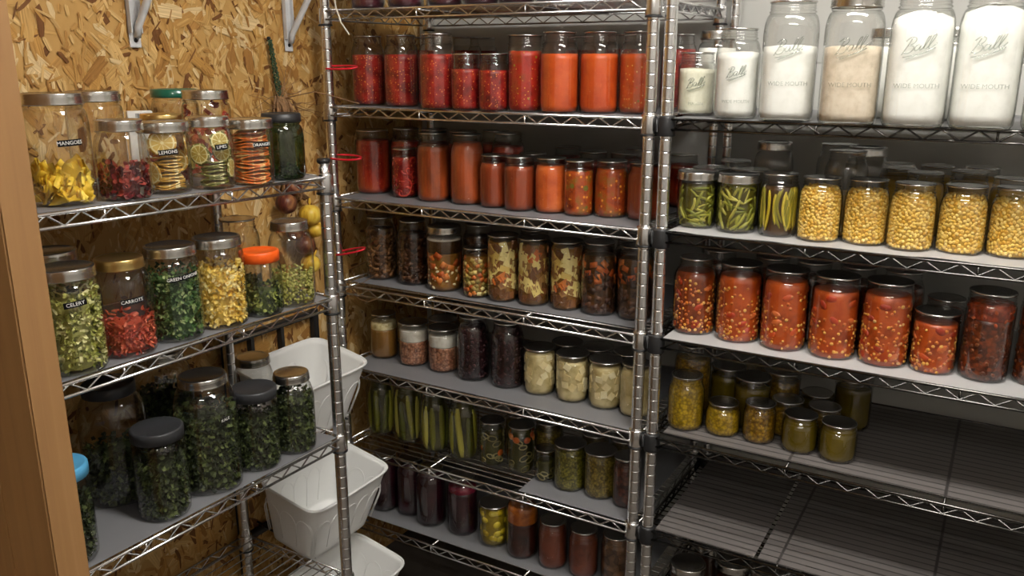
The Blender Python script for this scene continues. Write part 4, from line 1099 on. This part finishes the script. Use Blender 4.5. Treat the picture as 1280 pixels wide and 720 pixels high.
liner('translucent liner on the left of the empty right shelf', .905, 1.128, .0, .43, z-4*S, 'liner_clear')
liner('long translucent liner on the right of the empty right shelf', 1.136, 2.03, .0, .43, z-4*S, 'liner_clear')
for k, nm in ((1, 'citrus and mango'), (2, 'celery and carrot'), (3, 'kale and herb')):
    o = liner('grey plastic liner under the %s jars on the left rack' % nm, .012, .733, -.004, .325, 0)
    s0 = {1: .022, 2: .014, 3: .012}[k]
    o.location = (AX, AY, OZ+za(k, AY)-.0010); o.rotation_euler = (0, s0, PI/2)

# ------------------------------------------------------------------ jars of the middle and right racks
ORD = ['first', 'second', 'third', 'fourth', 'fifth', 'sixth', 'seventh', 'eighth', 'ninth', 'tenth', 'eleventh', 'twelfth', 'thirteenth', 'fourteenth']
DESC = {'tom': 'seedy red tomatoes', 'tomp': 'bright red tomatoes', 'tomgreen': 'tomatoes with green pepper', 'sauce': 'smooth orange-red tomato sauce', 'saucefleck': 'flecked orange-red tomato sauce',
        'soupa': 'red-brown soup', 'strips': 'red pepper strips', 'soupb': 'rusty orange broth', 'soupc': 'brown-orange broth', 'soupd': 'dark orange-brown soup', 'orange': 'bright orange puree', 'mixa': 'orange and green vegetable mash', 'mixb': 'dark orange vegetable mash',
        'meata': 'brown shredded meat', 'meatb': 'dark brown meat strips', 'layer': 'layered broth and orange carrots', 'vegp': 'mixed vegetables', 'pot': 'potato chunks and carrots', 'stew': 'dark beef stew topped with carrot',
        'broth': 'cloudy brown broth', 'ground': 'ground meat under white fat', 'beans': 'dark purple beans', 'wpot': 'pale potato cubes', 'wpotr': 'pale potato mash', 'pick': 'green pickle spears', 'pep': 'pickled onions and peppers', 'pepc': 'pickled carrots and onions',
        'halfp': 'dark pickled greens', 'relish': 'green relish', 'relishb': 'olive-gold relish', 'redb': 'dark red beans', 'beet': 'dark beets', 'beett': 'purple beet juice', 'squash': 'yellow squash chunks', 'twot': 'orange fruit over dark jam', 'brs': 'red-brown apple butter', 'brm': 'brown mushrooms',
        'gbean': 'cut green beans', 'ybean': 'upright yellow beans', 'corn': 'yellow corn kernels', 'cs1': 'dark corn soup', 'cs2': 'golden corn chowder', 'cs3': 'tomato corn chowder', 'cs4': 'red corn soup', 'cs5': 'orange corn chowder', 'cs6': 'tomato corn soup', 'chili': 'dark chili',
        'yrel': 'yellow relish with red bits', 'yrels': 'bright yellow relish', 'yrel2': 'seedy yellow relish', 'jel': 'olive-gold jelly', 'sugarp': 'cream sugar', 'flourq': 'white flour', 'flour': 'white flour', 'beige': 'beige oat flour', 'flour2': 'white flour to the brim', 'flour3': 'white flour to the brim'}
SHELF = {'B-1': 'top middle shelf', 'B0': 'red tomato shelf', 'B1': 'orange soup shelf', 'B2': 'stew shelf', 'B3': 'dark bean shelf', 'B4': 'pickle shelf', 'B5': 'beet shelf',
         'C0': 'flour shelf', 'C1': 'corn shelf', 'C2': 'corn chowder shelf', 'C3': 'yellow relish shelf', 'C5': 'bottom right shelf'}
BACKKIND = {'B0': ('tomato',), 'B1': ('soup_red',), 'B2': ('meat_dark',), 'B3': ('black_beans',), 'B4': ('relish_gold',), 'C0': ('flour',), 'C1': ('corn', ), 'C2': ('chili',), 'C3': ('yellow_relish_seed', 'jelly'), 'C5': ('dim_food',)}
def plain_contents(ty, mat, f):
    def fn():
        bm = bmesh.new(); column(bm, ty, .004, f*TYPES[ty][1], rough=.001); return mesh_from('preserve', bm, M[mat])
    return cached(('pl', ty, mat, f), fn)
count = {}
for (sh, row, kind, x, y, ty, f) in JARS:
    k = int(sh[1:]); n = count.get((sh, row), 0); count[(sh, row)] = n+1
    z = LZ+.0012-S*k-OZ
    if row == 0:
        if kind == 'top':
            lab = 'dark maroon quart jar, %s from left on the top middle shelf' % ORD[n]; grp = 'jars on the top middle shelf'
        else:
            lab = '%s jar of %s, %s from left in front row of %s' % (SIZE[ty], DESC[kind], ORD[n], SHELF[sh]); grp = 'front row jars on the %s' % SHELF[sh]
        if len(lab.split()) > 16: lab = lab.replace(' in front row of ', ', ')
        lid = 'disc'
        if kind in ('gbean', 'layer'): lid = 'ring'
        em = None
        if kind in ('sugarp',): em = 'MASON'
        if kind in ('flourq', 'flour', 'flour2', 'flour3', 'beige'): em = 'WIDE MOUTH'
        if kind == 'beige': lid = 'ring'
        if kind in ('strips',):
            j = jar(ty, kind, f, x, y, z, lab, grp, lid)
        else: j = jar(ty, kind, f, x, y, z, lab, grp, lid, emboss=em)
    else:
        lab = 'dark lidded jar, %s from left behind the front row on the %s' % (ORD[n], SHELF[sh])
        if sh == 'C5': lab = 'silver ring-lidded jar, %s from left on the dark bottom right shelf' % ORD[n]
        if sh == 'C0': lab = 'silver-lidded quart jar, %s from left behind the flour jars' % ORD[n]
        j = jar(ty, None, 0, x, y, z, lab, 'back jars on the %s' % SHELF[sh], 'ring' if sh in ('C0', 'C5') or (sh == 'C1' and n in (3, 6)) else 'disc')
        mt = BACKKIND.get(sh, ('dim_food',)); mt = mt[n % len(mt)]
        if sh == 'C1' and n in (3, 4, 6): pass       # empty clear quarts
        elif sh == 'C1' and n in (0, 1, 2): link('green_beans', plain_contents(ty, 'bean_brine', .8), j)
        elif mt == 'corn': link('corn', plain_contents(ty, 'corn_liquor', .5 if ty == 'q' else .82), j)
        else: link('preserve', plain_contents(ty, mt, .8), j)

# ------------------------------------------------------------------ jars of the left rack
def ja(k, ty, kind, f, x, y, label, **kw):
    return jar(ty, kind, f, x, y, za(k, y)+.0012, label, 'dried food jars on the left rack', **kw)
ja(1, 'A', 'mango', .36, .252, -.876, 'large jar of yellow mango slices labelled MANGOES', lid='ring', tape=('MANGOES', .36, .575, .034, .03))
ja(1, 'Q', None, 0, .140, -.735, 'empty clear jar behind the mango and strawberry jars', lid='ring')
ja(1, 'P', 'chil', .40, .277, -.788, 'jar a third full of dark red dried strawberries', lid='ring')
ja(1, 'w', 'lemon', .8, .267, -.700, 'jar of dried lemon slices labelled LEMONS', lid='ring', tape=('LEMONS', .12, .60, .031, .08))
ja(1, 'p', 'orangepc', .5, .188, -.640, 'gold-lidded jar right behind the lemon slice jar', lid='gold', lid_label='gold metal lid')
ja(1, 'P', 'lime', .8, .279, -.617, 'jar of dried lime slices labelled LIMES', lid='ring', tape=('LIMES', .50, .60, .024, .05))
ja(1, 'Q', None, 0, .025, -.480, 'tall clear jar with dark green metal lid by the wall', lid='greenlid', lid_label='dark green lid')
ja(1, 'Q', 'orangepc', .84, .128, -.490, 'tall silver-lidded jar of orange pieces behind the lime jar', lid='ring')
ja(1, 'w', 'orng', .8, .293, -.536, 'jar of stacked dried orange slices labelled ORANGES', lid='ring', tape=('ORANGES', .50, .63, .032, .03))
ja(1, 'P', 'green', .16, .277, -.441, 'dark green glass jar with black lid at the shelf end', lid='blacklid', gm='green_glass', lid_label='black lid')
ja(2, 'A', 'celery', .76, .268, -.902, 'jar of pale green dried celery labelled CELERY', lid='ring', tape=('CELERY', .18, .70, .033, .10))
ja(2, 'Q', 'herb', .5, .135, -.845, 'silver-lidded jar of dark greens behind the celery jar', lid='ring')
ja(2, 'K', 'carrot', .36, .262, -.806, 'gold-lidded jar of red dried carrots labelled CARROTS', lid='gold', lid_label='gold metal lid', tape=('CARROTS', .28, .60, .035, .06))
ja(2, 'A', 'gonion', .72, .262, -.7085, 'jar of dark green chopped onion tops labelled GREEN ONIONS', lid='ring', tape=('GREEN ONIONS', .40, .70, .050, .10))
ja(2, 'A', 'yel', .66, .268, -.6125, 'silver-lidded jar of pale yellow dried flakes', lid='ring')
ja(2, 'P', 'oran', .42, .277, -.5225, 'small jar of dark greens with bright orange plastic lid', lid='orange', lid_label='bright orange plastic lid')
ja(2, 'q', 'herb', .22, .165, -.470, 'open clear quart jar behind the orange-lidded jar', lid='disc')
ja(2, 'D', 'seed', .42, .274, -.4365, 'quart jar of dried green peas at the end of the shelf', lid='ring')
# third shelf of the left rack
ja(3, 'G', 'herb', .45, .133, -.770, 'big clear jar with black plastic lid under the celery jar', lid='plastic', lid_label='black plastic lid')
ja(3, 'Q', 'herb', .62, .252, -.950, 'jar of dried herbs with light blue cap beside the wooden stud', lid='blue', lid_label='light blue cap')
ja(3, 'Q', 'herb', .62, .258, -.770, 'front jar with black plastic lid left of the kale jar', lid='plastic', lid_label='black plastic lid')
ja(3, 'G', 'kale', .62, .055, -.600, 'large jar of dark greens behind the kale jar', lid='ring')
ja(3, 'G', 'kale', .70, .243, -.652, 'large jar packed with dried kale labelled KALE', lid='ring', tape=('KALE', .6, .66, .018, .1))
ja(3, 'Q', 'herb', .66, .256, -.545, 'jar of dark herbs with black plastic lid right of the kale', lid='plastic', lid_label='black plastic lid')
ja(3, 'D', 'kale', .72, .264, -.450, 'quart jar of leafy dried herbs nearest the corner post', lid='ring')
ja(3, 'q', None, 0, .120, -.420, 'clear jar with shiny ring lid behind the black-lidded jars', lid='ring')

# small white carton with a barcode standing behind the jars
bx = thing('tea_carton', 'small white carton with a barcode behind the strawberry jar', 'box', (.060, -.590, OZ+za(1, -.590)+.0012), -.5)
bm = bmesh.new(); box(bm, (-.012, -.022, 0), (.012, .022, .126), bev=.001); link('carton_body', mesh_from('carton', bm, M['cardboard'], False), bx)
bm = bmesh.new(); rr_ = random.Random(4); yy = .004
while yy < .030:
    wv = rr_.choice((.0006, .001, .0016)); box(bm, (.0121, yy-.012, .104), (.0125, yy-.012+wv, .122)); yy += wv+rr_.choice((.0006, .001))
link('barcode', mesh_from('barcode', bm, M['ink'], False), bx)

# ------------------------------------------------------------------ white baskets in their black stand, between the racks
st = thing('basket_stand', 'black metal stand holding white baskets in the corner', 'stand', (-.058, -.19, 0))
bm = bmesh.new()
for y in (-.15, .15):
    box(bm, (-.010, y-.009, 0), (.008, y+.009, .865), bev=.002)
for y in (-.07, .03): box(bm, (-.012, y-.005, .60), (.004, y+.005, .86))
link('frame', mesh_from('stand_frame', bm, M['black_plastic'], False), st)
for z in (.855, .60, .33, .05):
    bm = bmesh.new(); box(bm, (-.012, -.15, z-.008), (.008, .15, z+.008), bev=.002); link('crossbar', mesh_from('crossbar', bm, M['black_plastic'], False), st)
def basket_meshes():
    nu, nz = 96, 14; LX, LY, H = .19, .285, .165; tp = .76
    bm = bmesh.new()
    def outline(s, k):          # rounded rectangle, centred
        a = 2*PI*k/nu; c, sn = math.cos(a), math.sin(a); p = 7; f = 1/((abs(c)**p+abs(sn)**p)**(1/p)); return c*f*LX/2*s, sn*f*LY/2*s
    def wall(off):
        rows = []
        for i in range(nz+1):
            z = H*i/nz; s = tp+(1-tp)*i/nz
            rows.append([(outline(s, k)[0]*(1-off/LX*2), outline(s, k)[1]*(1-off/LY*2), z) for k in range(nu)])
        return rows
    A = [[bm.verts.new(p) for p in r] for r in wall(0)]; B = [[bm.verts.new((p[0], p[1], max(p[2], .003))) for p in r] for r in wall(.003)]
    for i in range(nz):
        for k in range(nu):
            k2 = (k+1) % nu
            bm.faces.new((A[i][k], A[i][k2], A[i+1][k2], A[i+1][k])); bm.faces.new((B[i][k2], B[i][k], B[i+1][k], B[i+1][k2]))
    for k in range(nu):
        k2 = (k+1) % nu; bm.faces.new((A[nz][k], A[nz][k2], B[nz][k2], B[nz][k]))
    bm.faces.new(A[0][::-1]); bm.faces.new(B[0])
    body = mesh_from('basket_body', bm, M['white_plastic'])
    bm = bmesh.new(); s = 1.0
    tube(bm, [(outline(1.012, k % nu)[0], outline(1.012, k % nu)[1], H) for k in range(nu+1)], .0034, 8, cap=False)
    rim = mesh_from('basket_rim', bm, M['white_plastic'])
    bm = bmesh.new()            # raised fan arches round the sides, inside and out
    def on(side, t, z, o):
        s = tp+(1-tp)*z/H
        if side in (0, 2): x = (LX/2*s+o)*(1 if side == 0 else -1); return (x, t*LY/2*s*.93, z)
        y = (LY/2*s+o)*(1 if side == 1 else -1); return (t*LX/2*s*.93, y, z)
    for side, n in ((0, 5), (1, 3), (2, 5), (3, 3)):
        for j in range(n):
            c = (j+.5)/n*2-1; hw = 1/n
            for o in (.0003, -.0033):
                pts = [on(side, c-hw, .02, o)]+[on(side, c-hw*math.cos(q), .085+.035*math.sin(q), o) for q in [PI*i/10 for i in range(11)]]+[on(side, c+hw, .02, o)]
                tube(bm, pts, .0009, 5)
    arch = mesh_from('fan_pattern', bm, M['white_plastic'])
    return body, rim, arch
bb = basket_meshes()
for i, (x, z, lab) in enumerate(((.151, -.600, 'top white plastic basket beside the corner post of the left rack'), (.205, -.880, 'middle white plastic basket of the three in the corner stand'), (.248, -1.147, 'lowest white plastic basket, standing furthest out of the corner'))):
    # x, z give the aisle-side rim; the basket tips down towards the aisle
    tl = .20; L2 = .0951
    t = thing('plastic_basket', lab, 'basket', (x-math.cos(tl)*L2-math.sin(tl)*.165, -.205, OZ+z+math.sin(tl)*L2-math.cos(tl)*.165), 0, 'white baskets in the corner')
    t.rotation_euler = (0, tl, 0)
    b_ = link('basket_body', bb[0], t); link('rim', bb[1], t); link('fan_pattern', bb[2], b_)
    # two arms of the stand carry the basket
    for yy in (-.10, .10):
        bm = bmesh.new(); px = t.location.x; pz = t.location.z
        tube(bm, [(0, yy*1.0, pz+(px+.058)*.203-.006), (px+.06+.058, yy, pz-.0185)], .003, 6)
        link('arm', mesh_from('arm', bm, M['black_plastic']), st)

# ------------------------------------------------------------------ white steel shelf brackets screwed to the strand board
def bracket(y, z, label):
    t = thing('shelf_bracket', label, 'bracket', (XL+.001, y, OZ+z), 0, 'white shelf brackets on the strand board wall')
    bm = bmesh.new()
    box(bm, (0, -.013, .0), (.003, .013, .42), bev=.001); box(bm, (0, -.013, .028), (.012, -.0105, .42)); box(bm, (0, .0105, .028), (.012, .013, .42))
    link('upright', mesh_from('upright', bm, M['white_metal'], False), t)
    bm = bmesh.new(); box(bm, (0, -.012, .41), (.30, .012, .414)); box(bm, (0, -.012, .40), (.30, -.0095, .41)); box(bm, (0, .0095, .40), (.30, .012, .41)); link('shelf_arm', mesh_from('shelf_arm', bm, M['white_metal'], False), t)
    bm = bmesh.new(); tube(bm, [(.010, 0, .020), (.016, 0, .040), (.27, 0, .385), (.28, 0, .405)], .0075, 8); link('brace', mesh_from('brace', bm, M['white_metal']), t)
    bm = bmesh.new(); lathe(bm, [(.0042, 0), (.0042, .0012), (.0025, .002)], 12, cap0=True, cap1=True)
    for v in bm.verts: v.co = Vector((.003+v.co.z, v.co.x, .014+v.co.y))
    link('screw', mesh_from('screw', bm, M['ink']), t)
    return t
bracket(-.487, .168, 'white steel shelf bracket above the green-lidded jar')
bracket(-.060, .165, 'white steel shelf bracket near the middle rack post')

# ------------------------------------------------------------------ braid of onions hanging on the wall
br = thing('onion_braid', 'braid of dried onions hanging by green twine on strand board wall', 'onion braid', (XL+.012, -.134, OZ+.19))
rnd = random.Random(11)
bm = bmesh.new()
for k in range(5):
    pts = []
    for i in range(15):
        q = i/14; pts.append((.004+.006*math.sin(q*26+k*1.26), .022*q+.0075*math.cos(q*26+k*1.26)*(.5+q), -.150*q))
    tube(bm, pts, .0018, 5)
link('twine', mesh_from('twine', bm, M['twine']), br)
bm = bmesh.new(); blob(bm, (.002, -.001, .004), (.006, .004, .004), sub=2); link('nail', mesh_from('nail', bm, M['ink']), br)
bm = bmesh.new()
for k in range(34):
    a = rnd.uniform(-1.5, 1.5); L_ = rnd.uniform(.04, .15); pts = [(.006, .022, -.15)]; y, z, x = .022, -.15+rnd.uniform(-.02, .03), .006; d = rnd.uniform(-1.9, 1.9)
    for i in range(6):
        y += math.sin(d)*L_/6; z += math.cos(d)*L_/6*(.9 if k % 3 else -1); x += rnd.uniform(-.001, .005); d += rnd.uniform(-.35, .35); pts.append((max(x, -.006), y, z))
    tube(bm, pts, .0013, 4, taper=(1.5, 1, .8, .7, .5, .4, .3))
for k in range(16):
    y = .022+rnd.uniform(-.02, .02); pts = [(.006, y, -.13)]
    for i in range(1, 9): pts.append((.008+.012*rnd.random(), y+.012*math.sin(i+k)+.01*i*rnd.uniform(-.3, .6), -.13-.032*i))
    tube(bm, pts, .0032, 5)
tube(bm, [(.01, .03, -.135), (.06, .08, -.12), (.10, .12, -.135), (.135, .155, -.150)], .0014, 5)
tube(bm, [(.01, -.01, -.19), (.03, -.012, -.30), (.032, -.014, -.41)], .0022, 5)
link('dry_stems', mesh_from('dry_stems', bm, M['twig']), br)
for (y, z, x, s, mt, lab) in ((-.012, -.385, .035, .026, 'onion_dark', 'dark red-brown onion'), (.020, -.350, .030, .022, 'onion_dark', 'dark red-brown onion'), (.068, -.425, .034, .028, 'onion_gold', 'yellow onion'), (.085, -.465, .034, .021, 'onion_gold', 'yellow onion'),
                          (.045, -.50, .034, .025, 'onion_dark', 'dark onion'), (.06, -.55, .034, .025, 'onion_gold', 'yellow onion'), (.015, -.46, .03, .022, 'onion_dark', 'dark onion')):
    bm = bmesh.new(); P = []
    for i in range(13):
        q = i/12*PI; P.append((s*math.sin(q)**.85+.0008, s*.92*-math.cos(q)))
    P += [(s*.14, s*1.05), (s*.08, s*1.5)]
    lathe(bm, P, 20, cap0=True, cap1=True); me = mesh_from('onion', bm, M[mt]); o = link('onion_bulb', me, br, (x-.002, y, z)); o.rotation_euler = (.5*math.sin(y*90), .4*math.cos(z*70), 0); o['label'] = lab
# twigs poking out from behind the middle rack's left post
tw = thing('dry_twigs', 'thin dry twigs by the wall left of the brown broth jar', 'twigs', (XL+.008, .12, OZ-.42))
bm = bmesh.new()
for pts in ([(0, 0, 0), (.06, -.05, -.02), (.12, -.11, -.005), (.16, -.10, .02)], [(0, 0, .0), (.05, .04, .03), (.10, .10, .06)], [(0, -.02, -.03), (.07, -.06, -.06), (.13, -.09, -.055), (.17, -.08, -.04)]):
    tube(bm, pts, .0016, 5, taper=[1, .8, .6, .4][:len(pts)])
link('stems', mesh_from('twig_stems', bm, M['twig']), tw)
# netted bundle hanging at the back of the bean shelf
nb = thing('dried_bundle', 'brown bundle of dried roots behind the ground meat jars', 'dried roots', (.13, .31, OZ-.62+.0))
bm = bmesh.new(); rnd = random.Random(5)
for i in range(26): blob(bm, (rnd.uniform(-.045, .045), rnd.uniform(-.04, .04), .02+rnd.uniform(0, .10)), (.016, .012, .020), rrot(rnd), sub=2, jit=.06, rnd=rnd)
nb.location.z = LZ-3*S+.002+.0
link('roots', mesh_from('roots', bm, M['twig']), nb)

# ------------------------------------------------------------------ red straps round the rack's left post, white cord
for i, (z, tilt, lab) in enumerate(((.127, 0, 'red rubber strap looped on the rack post beside the tomato jars'), (-.093, 0, 'red rubber strap looped on the rack post beside the soup jars'), (-.336, .24, 'tilted red rubber strap on the rack post beside the stew jars'))):
    bm = bmesh.new(); pts = []
    for k in range(29):
        a = 2*PI*k/28; ex = .052*math.cos(a); pts.append((.037+ex*(1), .004+.0185*math.sin(a)*(1 if abs(math.cos(a)) < .97 else .7), .004*math.sin(a)+ex*tilt))
    tube(bm, pts, .0026, 6, cap=False)
    o = link('rubber_strap', mesh_from('rubber_strap', bm, M['red_plastic'])); o.location = (0, 0, OZ+z); tag(o, lab, 'strap', 'red straps on the rack post')
bm = bmesh.new(); tube(bm, [(.05, -.018, .36), (.050, -.020, .30), (.056, -.022, .265), (.072, -.024, .23), (.093, -.022, .203)], .0020, 6)
o = link('hanging_cord', mesh_from('hanging_cord', bm, M['cord'])); o.location = (0, 0, OZ); tag(o, 'thin white cord hanging over the top left of the middle rack', 'cord')

# ------------------------------------------------------------------ camera
cam = bpy.data.cameras.new('camera'); co = bpy.data.objects.new('camera', cam); C.objects.link(co)
yaw, pitch, roll = -.5316, .2610, .0006
d = Vector((math.sin(yaw)*math.cos(pitch), math.cos(yaw)*math.cos(pitch), -math.sin(pitch))); r_ = Vector((math.cos(yaw), -math.sin(yaw), 0)); u_ = r_.cross(d)
c_, s_ = math.cos(roll), math.sin(roll); r2, u2 = c_*r_+s_*u_, -s_*r_+c_*u_
co.matrix_world = Matrix(((r2.x, u2.x, -d.x, CAM[0]), (r2.y, u2.y, -d.y, CAM[1]), (r2.z, u2.z, -d.z, CAM[2]+OZ), (0, 0, 0, 1)))
cam.sensor_width = 36; cam.lens = 1059.6*36/1280; cam.clip_start = .02
sc = bpy.context.scene; sc.camera = co
sc.view_settings.view_transform = 'Standard'; sc.view_settings.look = 'None'; sc.view_settings.gamma = 1; sc.view_settings.use_curve_mapping = False; sc.view_settings.exposure = EXPO
sc.cycles.transparent_max_bounces = 24; sc.cycles.max_bounces = 8
